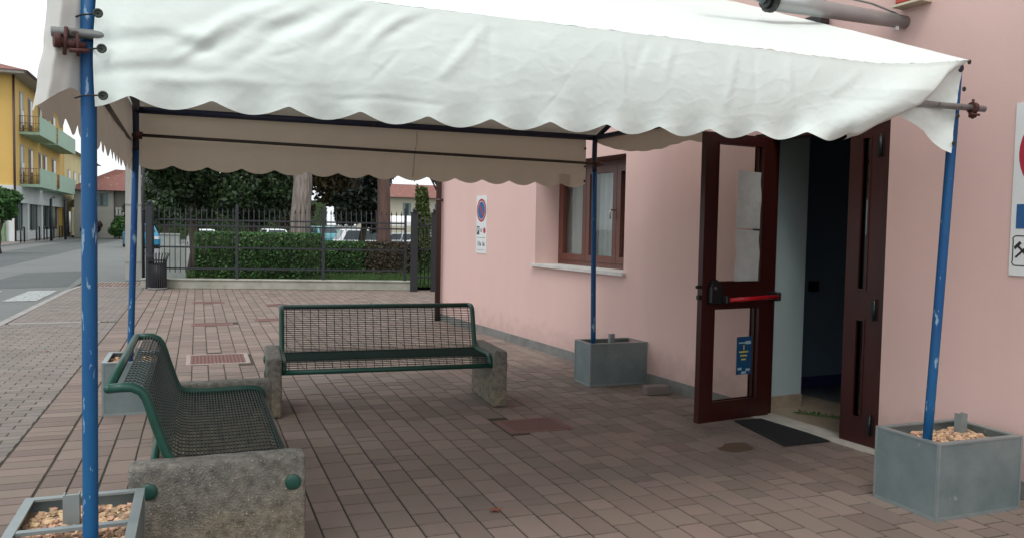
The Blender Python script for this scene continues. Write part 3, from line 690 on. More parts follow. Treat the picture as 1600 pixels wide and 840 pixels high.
# ------------------------------------------------------------------ planters (zinc boxes with gravel)
def planter(cx, cy, wx, wy, label, bracket, bar=None, h=.41):
    t = thing('planter', label, 'planter', (cx, cy, 0), 0, 'zinc planter boxes at the feet of the tent')
    a, b = wx/2, wy/2; e = .006
    m = MB()
    m.box(-a, a, -b, -b+e, 0, h-.001); m.box(-a, a, b-e, b, 0, h-.001); m.box(-a, -a+e, -b+e, b-e, 0, h-.001); m.box(a-e, a, -b+e, b-e, 0, h-.001)
    m.build('box', 'zinc', t)
    m = MB(); g = .032; q = .003
    m.box(-a-q, a+q, -b-q, -b+g, h-.006, h+.003); m.box(-a-q, a+q, b-g, b+q, h-.006, h+.003); m.box(-a-q, -a+g, -b+g+.0005, b-g-.0005, h-.006, h+.003); m.box(a-g, a+q, -b+g+.0005, b-g-.0005, h-.006, h+.003)
    m.box(-a-q, a+q, -b-q, -b-.0005, 0, .02); m.box(-a-q, -a-.0005, -b, b, 0, .02)
    for sx, sy in ((-1, -1), (1, -1), (-1, 1), (1, 1)): m.box(min(sx*(a+q), sx*(a-.012)), max(sx*(a+q), sx*(a-.012)), min(sy*(b+q), sy*(b-.012)), max(sy*(b+q), sy*(b-.012)), 0.021, h-.007)
    m.build('rim', 'zinc_rim', t)
    m = MB(); m.grid(20, 14, lambda u, v: (-a+e+u*(wx-2*e), -b+e+v*(wy-2*e), h-.055+.014*fbm((u*5+cx, v*5+cy, 0)))); m.build('gravel_bed', 'gravel_bed', t)
    m = MB(); r = random.Random(int(cx*100)+5)
    for k in range(520):
        x, y = r.uniform(-a+.02, a-.02), r.uniform(-b+.02, b-.02); s = r.uniform(.007, .016)
        z = h-.055+.014*fbm(((x+a)/wx*5+cx, (y+b)/wy*5+cy, 0))+s*.4
        m.sphere((x, y, z), s, 5, 4, .9, (r.uniform(.7, 1.5), r.uniform(.7, 1.3), .65))
    tag(m.build('gravel', 'gravel', t, fix=False), kind='stuff')
    m = MB(); bx, by, bw, bh = bracket; m.box(bx, bx+bw, by, by+.005, h-.1, h+bh); m.box(bx, bx+.005, by+.005, by+.045, h-.1, h+bh); m.box(bx+bw-.005, bx+bw, by+.005, by+.045, h-.1, h+bh)
    m.build('bracket', 'zinc_rim', t)
    if bar is not None:
        m = MB(); m.box(-a+g, a-g, bar, bar+.03, h-.012, h+.0005); m.build('cross_bar', 'zinc_rim', t)
    return t
planter(3.925, 3.28, .62, .42, 'zinc planter box in the right foreground with gravel under the leaning blue pole', (.17, .06, .05, .07))
planter(3.80, 7.02, .62, .34, 'zinc planter box against the pink wall between window and open door', (-.02, -.02, .05, .07))
planter(-.475, 7.12, .42, .56, 'zinc planter box on the left behind the side bench backrest', (0, 0, .05, .07))
planter(-.415, 3.27, .42, .60, 'zinc planter box in the left foreground with pinkish gravel, cut by the bottom edge', (-.055, .085, .055, .065), bar=-.09)

# ------------------------------------------------------------------ benches
def make_bench():
    t = thing('bench', '', 'bench')
    prof = [(.452, .782), (.40, .785), (.36, .783), (.325, .765), (.305, .735), (.29, .69), (.27, .62), (.245, .545), (.225, .485), (.205, .45), (.175, .43), (.13, .422), (.0, .420), (-.15, .423), (-.235, .425), (-.275, .415), (-.297, .395), (-.303, .37), (-.303, .35)]
    HX = .835
    m = MB()
    for sx in (-1, 1):
        m.tube([(sx*HX, y, z) for y, z in prof], .021, 12)
    m.tube([(-HX, .452, .782), (HX, .452, .782)], .021, 12)
    for sx in (-1, 1): m.sphere((sx*HX, .452, .782), .021, 12, 8)
    m.tube([(-.965, -.303, .345), (.965, -.303, .345)], .021, 12)
    m.tube([(-.965, .29, .36), (.965, .29, .36)], .019, 12)
    m.build('frame', 'green_paint', t)
    # wire mesh: fine rods along the bench, cross wires following the profile
    def resample(P, step, s0=0):
        out = []; acc = 0; nxt = s0; 
        for (a, b) in zip(P[:-1], P[1:]):
            L = math.dist(a, b)
            while nxt <= acc+L+1e-9:
                k = (nxt-acc)/L; out.append((a[0]+(b[0]-a[0])*k, a[1]+(b[1]-a[1])*k)); nxt += step
            acc += L
        return out
    back = prof[1:10]; seat = prof[9:18]
    for nm, P, s0 in (('backrest_mesh', back, 0.0), ('seat_mesh', seat, .01)):
        m = MB()
        for y, z in resample(P, .0165, s0): m.tube([(-HX+.012, y, z+.003), (HX-.012, y, z+.003)], .0031, 5, False)
        for k in range(25):
            x = -HX+.04+k*(2*HX-.08)/24; m.tube([(x, y, z-.003) for y, z in P], .0032, 5, False)
        m.build(nm, 'green_mesh', t)
    for sx in (-1, 1):
        m = MB(); nu = 30; x0, x1 = (sx*.97, sx*.85) if sx > 0 else (-.97, -.85)
        xa, xb = min(x0, x1), max(x0, x1); y0, y1, h = -.36, .37, .47
        bmx = bmesh.new(); bmesh.ops.create_cube(bmx, size=1)
        for v in bmx.verts: v.co = Vector(((xa+xb)/2+v.co.x*(xb-xa), (y0+y1)/2+v.co.y*(y1-y0), h/2+v.co.z*h))
        bmesh.ops.bevel(bmx, geom=[e for e in bmx.edges], offset=.022, segments=3, affect='EDGES', profile=.6)
        bmesh.ops.subdivide_edges(bmx, edges=[e for e in bmx.edges if e.calc_length() > .2], cuts=14, use_grid_fill=True)
        for v in bmx.verts:
            n_ = noise.noise_vector(v.co*14+Vector((sx*7, 0, 0)))*.0028+noise.noise_vector(v.co*60)*.0012
            if v.co.z > .01: v.co += n_
        me = bpy.data.meshes.new('leg'); bmx.to_mesh(me); bmx.free(); me.materials.append(MATS['concrete'] if sx > 0 else MATS['concrete'])
        me.polygons.foreach_set('use_smooth', [True]*len(me.polygons))
        lg = bpy.data.objects.new('leg', me); C.objects.link(lg); lg.parent = t
        for y, z in ((-.303, .345), (.29, .36)):
            m = MB(); m.smooth = True; m.sphere((sx*.972, y, z), .036, 18, 10, 0, (.32, 1, 1)); m.build('cap', 'green_paint', lg)
    return t
b1 = make_bench(); b1.location = (1.475, 6.69, 0); b1.rotation_euler.z = R_(-3.6)
tag(b1, 'green wire mesh bench on concrete blocks at the back, facing the camera', 'bench', 'green mesh benches under the tent')
b2 = copy_tree(b1); b2.location = (.095, 4.65, 0); b2.rotation_euler.z = R_(90)
b2['label'] = 'green wire mesh bench at the left, seen end-on behind its big concrete block'

# ------------------------------------------------------------------ the tent
tent = thing('canopy_tent', 'white tarpaulin canopy on blue scaffold poles with scalloped edges', 'canopy tent', (0, 0, 0))
def pole(p0, p1, m_='pole_blue', top=None):
    m = MB(); a, b = Vector(p0), Vector(p1); bend = Vector((random.uniform(-.004, .004), 0, 0))
    m.tube([a.lerp(b, k/8)+bend*math.sin(k/8*math.pi) for k in range(9)], .0245, 18); m.build('pole', m_, tent)
pole((-.345, 3.05, .03), (-.337, 3.05, 2.40))
pole((3.662, 3.19, .34), (3.722, 3.155, 2.40))
pole((3.57, 6.95, .33), (3.55, 6.97, 2.05)); pole((-.50, 6.98, .33), (-.45, 6.98, 2.05))
for x in (3.55, -.45): pole((x, 6.972, 2.05), (x, 6.975, 2.40), 'pole_dark')  # right pole top: shade painted as near-black; left one: dark rust
EZ = 2.375
m = MB()
m.tube([(-.44, 6.97, EZ-.012), (3.55, 6.97, EZ)], .027, 12); m.build('eave_tube', 'pole_dark', tent)
m = MB(); m.tube([(-.345, 3.13, 2.30), (3.66, 3.16, 2.325)], .022, 12); m.build('eave_tube', 'pole_dark', tent)
for x0, x1 in ((-.337, -.44), (3.68, 3.55)):
    m = MB(); m.tube([(x0, 3.1, 2.37), (x1, 6.97, EZ)], .024, 12); m.build('eave_tube', 'pole_dark', tent)
    m = MB(); m.tube([(x0, 3.13, 2.33), ((x0+x1)/2, 5.03, 3.11)], .022, 12); m.build('rafter', 'pole_dark', tent)
    m = MB(); m.tube([((x0+x1)/2, 5.03, 3.11), (x1, 6.97, EZ-.01)], .022, 12); m.build('rafter', 'pole_dark', tent)
m = MB(); m.tube([(-.39, 5.03, 3.10), (3.62, 5.03, 3.10)], .024, 12); m.build('ridge_tube', 'pole_dark', tent)
# cross rails at mid valance height
m = MB(); m.tube([(-.53, 6.925, 2.165), (1.5, 6.925, 2.145), (3.62, 6.925, 2.125)], .013, 10); m.build('rail', 'tube_iron', tent)
m = MB(); m.tube([(-.425, 3.13, 2.115), (-.49, 6.95, 2.125)], .013, 10); m.build('rail', 'tube_iron', tent)
m = MB(); m.tube([(-.44, 3.003, 2.105), (1.5, 3.055, 2.14), (2.9, 3.065, 2.155), (3.30, 3.068, 2.16), (3.83, 3.075, 2.165)], .0165, 12); m.build('rail', 'tube_galv', tent)
def clamp(x, y, z, ax=0):
    m = MB()
    if ax == 0:
        m.tube([(x-.012, y, z), (x+.012, y, z)], .030, 12); m.box(x-.02, x+.02, y-.012, y+.012, z-.05, z-.022, .004); m.tube([(x, y, z-.055), (x, y, z+.045)], .007, 8)
        m.tube([(x-.03, y-.015, z-.035), (x+.03, y-.015, z-.035)], .006, 8)
    m.build('clamp', 'rust', tent)
clamp(3.745, 3.072, 2.164); m = MB(); m.tube([(-.425, 2.985, 2.07), (-.345, 3.012, 2.068)], .014, 10); m.tube([(-.43, 2.98, 2.075), (-.413, 2.985, 2.075)], .024, 12); m.tube([(-.40, 2.98, 2.03), (-.395, 2.985, 2.12)], .006, 8); m.tube([(-.362, 2.978, 2.10), (-.362, 2.99, 2.03)], .005, 8); m.tube([(-.385, 2.975, 2.045), (-.33, 2.99, 2.05)], .007, 8); m.build('clamp', 'rust', tent)
m = MB(); m.tube([(-.45, 6.925, 2.165), (-.40, 6.925, 2.16)], .03, 10); m.build('clamp', 'rust', tent)
m = MB(); m.tube([(3.52, 6.925, 2.125), (3.58, 6.925, 2.125)], .028, 10); m.build('clamp', 'rust', tent)
# the white cloth
def edge(x):      # fold line between roof and front valance
    k = min(1, max(0, (x+.34)/.8)); k2 = min(1, max(0, (3.68-x)/.75))
    z = 2.320+(2.40-2.320)*(1-k)**1.5+(2.40-2.320)*(1-k2)**1.6
    z += .004*noise.noise(Vector((x*9, 0, 0)))+.003*noise.noise(Vector((x*30, 1, 0)))
    y = 3.02+.03*x/3.6-.03*math.sin(max(0, min(1, (x+.3)/3.9))*math.pi)
    return y, z
def ridgef(d, w_): return math.exp(-(d/w_)**2)
FOLDS = [(-0.31, 2.08, -0.09, 2.11, 0.024, -1), (-0.09, 2.11, 0.05, 2.08, 0.021, -1), (-0.07, 2.04, 0.05, 2.15, 0.014, 1), (-0.02, 2.05, 0.07, 2.13, 0.014, -1), (0.0, 2.07, 0.31, 2.21, 0.028, -1), (-0.05, 2.11, 0.3, 2.29, 0.024, 1), (0.12, 2.05, 0.41, 2.27, 0.021, -1), (0.05, 2.07, 0.34, 2.27, 0.019, 1), (0.25, 2.08, 0.32, 2.11, 0.009, -1), (0.34, 2.16, 0.54, 2.3, 0.021, 1), (0.41, 2.14, 0.61, 2.31, 0.019, -1), (0.61, 2.05, 0.68, 2.12, 0.009, -1), (0.55, 2.14, 0.77, 2.33, 0.019, 1), (0.64, 2.19, 0.86, 2.33, 0.017, -1), (-0.31, 1.98, -0.02, 2.02, 0.019, -1), (-0.12, 1.97, 0.23, 1.99, 0.017, 1), (0.28, 1.99, 0.36, 2.0, 0.005, 1), (0.45, 1.96, 0.84, 1.96, 0.009, -1), (0.86, 2.07, 1.04, 2.28, 0.021, 1), (1.27, 1.95, 1.41, 2.13, 0.006, -1), (1.37, 2.13, 1.28, 2.25, 0.019, 1), (2.21, 2.35, 2.15, 2.05, 0.021, 1), (2.31, 2.32, 2.31, 2.05, 0.017, -1), (2.51, 2.32, 2.5, 2.0, 0.021, 1), (1.9, 2.32, 1.84, 2.15, 0.019, 1), (1.77, 2.3, 1.69, 2.16, 0.019, -1), (2.92, 2.27, 2.73, 2.14, 0.021, 1), (1.06, 2.33, 1.05, 2.08, 0.019, -1), (1.64, 2.34, 1.64, 2.0, 0.014, 1)]
def folds(x, z):
    d = 0
    for (xa, za, xb, zb, w_, sg) in FOLDS:
        L = math.hypot(xb-xa, zb-za); tx, tz = (xb-xa)/L, (zb-za)/L
        s = (x-xa)*tx+(z-za)*tz
        if s < -.08 or s > L+.08: continue
        q = -(x-xa)*tz+(z-za)*tx + .012*noise.noise(Vector((s*7, xa*3, 0)))
        f = max(0, min(1, (s+.08)/.14))*max(0, min(1, (L+.08-s)/.14)); f = f*f*(3-2*f)
        amp = w_*(.28 if x < 1 else .16)*sg; d += amp*f*(ridgef(q, w_*1.1)-.25*ridgef(q-1.6*w_, w_))
    left = max(0, min(1, (1.6-x)/1.6))
    d += (.004+.003*left)*fbm((x*1.6+z*1.6, z*3.0-x*1.0, 2), 2)
    d += .0010*fbm((x*9+z*9, z*13-x*5, 5), 3)
    # thin sharp creases
    c1 = noise.noise(Vector((x*5+z*4, z*7-x*3, 11))); d += .0011*math.exp(-abs(c1)*16)
    c2 = noise.noise(Vector((x*7-z*2, z*14, 17))); d += .0009*math.exp(-abs(c2)*18)
    return d
def scal(x, x0, w_): return (math.sin(math.pi*(x-x0)/w_)**2+.012)**.42-.15
def front(u, v):
    zt = edge(-.315+u*3.995)[1]
    Lp = Vector((-.315+.004*math.sin(v*6), 0, 2.415+(1.926-2.415)*v))
    if v < .5: Rp = Vector((3.67, 0, 2.40)).lerp(Vector((3.37, 0, 2.175)), v*2)
    else: Rp = Vector((3.37, 0, 2.175)).lerp(Vector((2.905, 0, 1.96)), v*2-1)
    x = Lp.x+(Rp.x-Lp.x)*u
    yt, zt = edge(x if v > 0 else -.315+u*3.995)
    zb = Lp.z+(Rp.z-Lp.z)*u
    if v == 0: z = zt
    else:
        zlin = zb; cor = (zt-(2.41)) if v < 1 else 0
        z = zlin+cor*(1-v)
    base = 1.917+max(0, x-.8)*.026
    k = max(0, (v-.55)/.45)
    z += (base-.040*scal(x, -.207, .2535)-1.935-.03*max(0, x/3))*k**2*(1 if u < .985 else .5)
    yb = 2.965+.05*u; y = yt+(yb-yt)*min(1, v*1.3)
    y -= max(-.022, folds(x, z))*min(1, v*6)
    y -= .02*math.sin(min(1, v)*math.pi)
    y -= .05*ridgef(u-.93, .06)*min(1, v*3)
    if u > .97: y += .10*((u-.97)/.03)**2*min(1, v*8)
    y += .014*math.cos(2*math.pi*(x+.21)/.2577+math.pi)*k**3
    # the lower left corner is tied back to the pole
    y += .04*ridgef(u, .02)
    z += .0
    return (x, y, z)
m = MB(); m.grid(380, 64, front)
# shaded end piece behind the rail at the right-hand pole
def endp(u, v):
    top = Vector((3.30, 3.10, 2.33)).lerp(Vector((3.705, 3.095, 2.41)), u)
    zb = [(0, 2.10), (.14, 2.075), (.3, 2.055), (.5, 2.03), (.68, 1.985), (.85, 1.945), (1, 1.925)]
    for (a, za), (b, zb_) in zip(zb[:-1], zb[1:]):
        if a <= u <= b: z1 = za+(zb_-za)*(u-a)/(b-a)
    bx = 3.24+(3.615-3.24)*u
    p = top.lerp(Vector((bx, 3.085, z1)), v); p.y += .012*math.sin(u*7+v*3)+.004*fbm((u*4, v*6, 0)); return tuple(p)
m.grid(40, 40, endp)
vf = m.build('front_valance', 'tarp', tent, fix=False)
m = MB()
def roof_f(u, v):
    x = -.42+u*4.10; x0 = max(-.315, min(3.68, x)); yt, zt = edge(x0)
    sag = .035*math.sin(v*math.pi)*(math.sin(u*math.pi)**.6)
    gather = .006*abs(noise.noise(Vector((x*16, 3, 0))))*math.exp(-v*14)
    return (x, yt+(5.03-yt)*v, zt+(3.19-zt)*v-sag+.008*fbm((x*1.6+v*2, v*4, 1), 4)*math.sin(v*math.pi)+gather)
m.grid(220, 60, roof_f)
def roof_b(u, v):
    x = -.47+u*4.08+.06*(1-v)*u; return (x, 5.03+(7.05-5.03)*v, 3.19+(2.395-3.19)*v-.03*math.sin(v*math.pi)*math.sin(u*math.pi)**.6+.008*fbm((x*1.6+v*2, v*4, 9), 4)*math.sin(v*math.pi))
m.grid(120, 40, roof_b); m.build('roof', 'tarp', tent, fix=False)
# rear valance (seen from inside)
def rear(u, v):
    x = -.45+u*3.93; z = 2.425-v*.48
    k = max(0, (v-.7)/.3); z -= k**2*.045*scal(x, -.45, .262)
    return (x, 7.035-.02*v+.006*fbm((x*2, z*5, 0), 3)+.012*math.cos(2*math.pi*(x+.45)/.262)*k, z-.012*u*v)
m = MB(); m.grid(260, 24, rear); m.build('rear_valance', 'tarp_backlit', tent, fix=False)
m = MB(); m.add([(3.20, 7.005, 2.02), (3.31, 7.005, 2.015), (3.31, 7.005, 1.92), (3.20, 7.005, 1.925)], [(0, 1, 2, 3)]); m.build('patch', 'tarp_backlit', tent)
# left valance: wraps round the front pole, billows, runs back to the rear pole
path = [(-.338, 3.085), (-.37, 3.03), (-.415, 3.0), (-.455, 3.02), (-.475, 3.10), (-.47, 3.4), (-.46, 4.2), (-.475, 5.2), (-.48, 6.2), (-.475, 7.0)]
pl = [0]
for a, b in zip(path[:-1], path[1:]): pl.append(pl[-1]+math.dist(a, b))
def left(u, v):
    s = u*pl[-1] if u < 1 else pl[-1]
    # finer sampling at the front
    s = pl[-1]*(u**1.5)
    for i in range(len(pl)-1):
        if pl[i] <= s <= pl[i+1]+1e-9: k = (s-pl[i])/(pl[i+1]-pl[i]); p = Vector(path[i]).lerp(Vector(path[i+1]), k); break
    zt = 2.42+(2.40-2.42)*u; z = zt-v*.52
    front_k = max(0, 1-s/.25)
    k = max(0, (v-.65)/.35); z -= k**1.5*(.062*scal(s, .055, .258)) ; z += k*.045*front_k+k*.05*(s/pl[-1])
    x = p.x-(.0+.035*v)*min(1, s/.08)*max(0, 1-s/2.2)+.012*fbm((s*2.2, z*5, 3), 3)*min(1, s/.1)
    x += (1-v)*.035*max(0, 1-abs(s-.16)/.3)
    return (x, p.y, z)
m = MB(); m.grid(300, 30, left); m.build('side_valance', 'tarp_grey', tent, fix=False)
# right side: rolled up short hem from the rear pole forward
def right(u, v):
    y = 7.02-1.75*u; h = .05+.09*math.sin(min(1, u*1.2)*math.pi)**.8+.05*u
    z = 2.40-v*h-.10*u*v-.02*v*scal(y, 0, .26)*u
    return (3.60+.05*u-.03*v+.01*fbm((y*3, z*6, 0), 3), y, z)
m = MB(); m.grid(80, 10, right); m.build('side_hem', 'tarp_backlit', tent, fix=False)
# grommets and lacing
def grommet(p, n_, r_=.012):
    m = MB(); p = Vector(p); n_ = Vector(n_).normalized(); pts = []
    a = n_.orthogonal().normalized(); b = n_.cross(a)
    m.tube([p+(a*math.cos(2*math.pi*k/12)+b*math.sin(2*math.pi*k/12))*r_ for k in range(13)], .004, 6, False); m.disc(p, n_, r_*.8, 12); m.build('grommet', 'grommet', tent)
for (x, z) in ((-.300, 2.168), (-.290, 2.056), (-.287, 1.905)):
    grommet((x, 2.958, z), (0, -1, 0))
    m = MB(); m.tube([(x, 2.953, z), (-.33, 3.005, z+.004), (-.352, 3.012, z+.002), (-.378, 3.035, z-.004)], .0028, 6); m.build('lacing', 'cord', tent)
for (x, z) in ((3.70, 2.395), (3.672, 2.255), (3.636, 2.115), (3.618, 1.975)): grommet((x, 3.068, z), (0, -1, 0), .009)
for k in range(18):
    x = -.2+k*.215; grommet((x, 6.72+.02*math.sin(k), 2.47+.02), (0, -.2, -1), .007)
for z in (2.27, 2.10, 1.96): grommet((3.46, 7.0, z), (0, -1, 0), .008)
m = MB(); P = [(1.80, 6.99, 2.33), (1.80, 6.98, 2.24), (1.79, 6.985, 2.16)]; m.tube(P, .0045, 6); 
for p in ((1.80, 6.985, 2.27), (1.80, 6.98, 2.235)): m.sphere(p, .008, 8, 6)
m.tube([(1.775, 6.96, 2.14), (1.772, 6.965, 2.03), (1.765, 6.97, 1.93)], .005, 6); m.sphere((1.768, 6.965, 1.985), .010, 8, 6); m.sphere((1.768, 6.965, 1.955), .008, 8, 6)
m.build('hanging_cord', 'cord_white', tent)

# ------------------------------------------------------------------ fence, gate posts, plinth, bin, poles, cabinets
FA = Vector((-1.04, 19.9, 0)); FB = Vector((4.62, 18.48, 0)); FD = (FB-FA).normalized(); FL = (FB-FA).length; fa = math.atan2(FD.y, FD.x)
t = thing('low_wall', 'low mossy concrete plinth wall carrying the iron fence', 'low wall', FA, fa)
m = MB(); m.box(-.12, FL+.05, -.12, .12, 0, .19, .01); m.build('wall', 'plinth', t)
m = MB(); m.box(-.14, FL+.07, -.14, .14, .1905, .22, .004); m.build('coping', 'plinth', t)
t = thing('iron_fence', 'dark grey iron fence with spear tips on the low wall', 'fence', FA, fa)
post_s = [.0, 1.93, 3.86, FL-.1]
for s in post_s:
    m = MB(); m.box(s-.03, s+.03, -.03, .03, .22, 1.86); m.prism([(s-.035, 1.86), (s+.035, 1.86), (s, 1.93)], 1, -.03, .03); m.build('post', 'fence_iron', t)
for z in (.45, .93, 1.42, 1.55):
    m = MB(); m.box(.03, FL-.1, -.012, .012, z-.018, z+.018); m.build('rail', 'fence_iron', t)
n = int(FL/.115); 
for i in range(n):
    s = .12+i*.115
    if min(abs(s-q) for q in post_s) < .05 or s > FL-.12: continue
    m = MB(); m.tube([(s, 0, .36), (s, 0, 1.74)], .008, 6); m.add([(s-.02, 0, 1.74), (s, -.008, 1.74), (s+.02, 0, 1.74), (s, .008, 1.74), (s, 0, 1.84), (s, 0, 1.71)], [(0, 1, 4), (1, 2, 4), (2, 3, 4), (3, 0, 4), (1, 0, 5), (2, 1, 5), (3, 2, 5), (0, 3, 5)])
    m.build('bar', 'fence_iron', t)
def gpost(x, y, w_, h, lab):
    t = thing('gate_post', lab, 'gate post', (x, y, 0), fa, 'square gate posts of the fence')
    m = MB(); m.box(-w_/2, w_/2, -w_/2, w_/2, 0, h, .006); m.build('shaft', 'fence_iron', t)
    m = MB(); m.box(-w_/2-.012, w_/2+.012, -w_/2-.012, w_/2+.012, h, h+.02); m.sphere((0, 0, h+.06), .05, 10, 8); m.build('finial', 'fence_iron', t)
gpost(-1.00, 19.72, .14, 1.86, 'square iron gate post beside the litter bin at the left fence end')
gpost(4.64, 18.12, .17, 1.80, 'left one of the two iron posts nearest the pink wall')
gpost(5.10, 18.05, .15, 1.80, 'right one of the two iron posts nearest the pink wall')
t = thing('gate', 'narrow dark iron gate panel between the two posts by the pink wall', 'gate', (4.74, 18.14, 0), math.atan2(-.06, .4))
m = MB(); m.box(0, .3, -.015, .015, .3, .34); m.box(0, .3, -.015, .015, 1.5, 1.54); m.box(0, .3, -.015, .015, .95, .98); m.build('frame', 'fence_iron', t)
for k in range(3):
    m = MB(); m.tube([(.06+k*.09, 0, .15), (.06+k*.09, 0, 1.72)], .011, 6); m.build('bar', 'fence_iron', t)
m = MB(); m.box(5.2, 6.6, 17.9, 18.3, 0, .05, .005); tag(m.build('stone_edging', 'kerb'), kind='structure')
t = thing('litter_bin', 'round black slatted litter bin with flared rim in front of the fence', 'litter bin', (-.83, 19.45, 0))
m = MB(); m.tube([(0, 0, .05), (0, 0, .56)], .175, 24); 
for k in range(24):
    a = 2*math.pi*k/24; m.box(.176*math.cos(a)-.012, .176*math.cos(a)+.012, .176*math.sin(a)-.012, .176*math.sin(a)+.012, .05, .58)
m.build('body', 'bin_iron', t)
m = MB()
for k in range(22):
    a = 2*math.pi*k/22; m.tube([(.175*math.cos(a), .175*math.sin(a), .56), (.19*math.cos(a), .19*math.sin(a), .66), (.25*math.cos(a), .25*math.sin(a), .80)], .009, 6)
m.tube([(.19*math.cos(2*math.pi*k/24), .19*math.sin(2*math.pi*k/24), .64) for k in range(25)], .009, 6, False)
m.build('flared_rim', 'bin_iron', t)
m = MB(); m.tube([(0, 0, 0), (0, 0, .045)], .205, 24); m.build('base', 'base_stone', t)
t = thing('concrete_pole', 'thick pale grey concrete utility pole left of the fence', 'utility pole', (-1.52, 22.6, 0))
m = MB(); m.prism([(-.19, -.12), (.19, -.12), (.19, .12), (-.19, .12)], 2, 0, 7); m.v = [(x*(1-z*.03), y*(1-z*.03), z) for x, y, z in m.v]; m.build('shaft', 'pole_concrete', t)
for z in (.45, 1.9, 3.3):
    m = MB(); m.box(-.2*(1-z*.03), .2*(1-z*.03), -.128, .128, z, z+.02); m.build('band', 'tube_galv', t)
t = thing('sign_post', 'thin dark steel post beside the concrete pole', 'post', (-1.27, 22.2, 0))
m = MB(); m.tube([(0, 0, 0), (0, 0, 4.2)], .035, 10); m.build('shaft', 'fence_iron', t); m = MB(); m.tube([(0, 0, 1.75), (0, 0, 1.79)], .045, 10); m.build('band', 'fence_iron', t)
for x, y, w_, h, lab in ((-.62, 21.3, .42, 1.18, 'taller pale grey utility cabinet behind the fence'), (-.37, 20.95, .22, .92, 'lower narrow pale utility cabinet behind the fence')):
    t = thing('utility_cabinet', lab, 'cabinet', (x, y, 0), 0, 'utility cabinets behind the fence')
    m = MB(); m.box(-w_/2, w_/2, -.16, .16, .05, h, .006); m.build('body', 'cabinet', t); m = MB(); m.box(-w_/2-.02, w_/2+.02, -.18, .18, h+.0005, h+.03); m.build('lid', 'cabinet', t)
    m = MB(); m.box(-w_/2+.02, w_/2-.02, -.167, -.161, .12, h-.05); m.build('door', 'cabinet', t)

# ------------------------------------------------------------------ plants
def leaves(mb, blobs, n, size, seed, flat=0, box=False):
    r = np.random.default_rng(seed); vol = np.array([b[3]*b[4]*b[5] for b in blobs])**.67; pr = vol/vol.sum()
    idx = r.choice(len(blobs), n, p=pr)
    B = np.array(blobs)[idx]
    d = r.normal(size=(n, 3)); d /= np.linalg.norm(d, axis=1)[:, None]
    if box: d = d/np.abs(d).max(axis=1)[:, None]
    rad = r.random(n)**(.25 if not box else .08)
    P = B[:, :3]+d*B[:, 3:6]*rad[:, None]
    a = r.normal(size=(n, 3)); a /= np.linalg.norm(a, axis=1)[:, None]
    b = np.cross(a, r.normal(size=(n, 3))); b /= np.linalg.norm(b, axis=1)[:, None]
    s = size*(.6+.8*r.random(n))[:, None]
    v = np.stack([P-a*s, P+b*s*.5, P+a*s, P-b*s*.5], 1).reshape(-1, 3)
    o = len(mb.v); mb.v.extend(map(tuple, v.tolist()))
    for i in range(n): mb.f.append((o+4*i, o+4*i+1, o+4*i+2, o+4*i+3))
    mb.mi += [mb.cur]*n; mb.sm += [False]*n
def tree(name, label, x, y, h, tr, blobs, n, size, leafm, barkm, seed, group='trees beyond the fence', limbs=6, trunk_top=None):
    t = thing(name, label, 'tree', (x, y, 0), 0, group); r = random.Random(seed)
    m = MB(); tt = trunk_top or h*.7
    pts = [(.05*r.uniform(-1, 1)*k, .05*r.uniform(-1, 1)*k, tt*k/7) for k in range(8)]
    m.tube(pts, lambda u: tr*(1.12-.5*u if u > .06 else 1.4), 14)
    for k in range(limbs):
        b = blobs[k % len(blobs)]; s = pts[r.randint(4, 7)]; e = (b[0]+r.uniform(-.3, .3)*b[3], b[1]+r.uniform(-.3, .3)*b[4], b[2]+r.uniform(-.3, .3)*b[5])
        mid = [(s[i]+e[i])/2+r.uniform(-.1, .1) for i in range(3)]; m.tube([s, mid, e], lambda u: tr*(.35-.28*u), 7)
    m.build('trunk', barkm, t)
    m = MB(); leaves(m, blobs, n, size, seed); m.build('crown', leafm, t, fix=False)
    return t
def cluster(cx, cy, cz, rx, ry, rz, n, s, seed):
    r = random.Random(seed); out = []
    for k in range(n):
        while True:
            q = [r.uniform(-1, 1) for _ in range(3)]
            if sum(c*c for c in q) < 1: break
        k_ = r.uniform(.6, 1.3)*s; out.append((cx+q[0]*rx, cy+q[1]*ry, cz+q[2]*rz, k_, k_, k_*.75))
    return out
tree('evergreen_tree', 'dense dark green evergreen tree behind the cabinets at the left end of the fence', -.1, 26, 6, .16, cluster(0, 0, 3.6, 1.7, 1.3, 2.0, 26, .75, 1), 20000, .085, 'leaf_dark', 'bark_dark', 11)
tree('evergreen_tree', 'dark green evergreen tree just left of the thick pine trunk', 1.7, 27, 6, .16, cluster(0, 0, 3.7, 1.3, 1.3, 2.0, 22, .75, 2), 15000, .085, 'leaf_dark', 'bark_dark', 12)
tree('autumn_tree', 'brown and olive leaved tree behind the thick pine trunk', 3.4, 29, 7, .18, cluster(0, 0, 4.0, 2.1, 1.3, 2.1, 34, .8, 3), 22000, .09, 'leaf_olive', 'bark_dark', 13)
tree('magnolia_tree', 'nearly black magnolia-like tree between the two trunks', 5.05, 26.5, 5, .12, cluster(0, 0, 2.7, .95, 1.0, 1.5, 22, .42, 4), 7000, .10, 'leaf_magnolia', 'bark_dark', 14)
tree('pine_tree', 'tall pine with thick pale fissured trunk behind the hedge', 2.72, 24, 11, .27, cluster(0, 0, 9.5, 2.8, 2.8, .9, 20, .9, 5), 9000, .16, 'leaf_pine', 'bark_grey', 15, trunk_top=9.3)
tree('pine_tree', 'pine with reddish brown trunk in front of the cream building', 5.22, 24, 10, .19, cluster(.3, 0, 8.8, 2.4, 2.4, .9, 18, .85, 6), 8000, .16, 'leaf_pine', 'bark_red', 16, trunk_top=8.6)
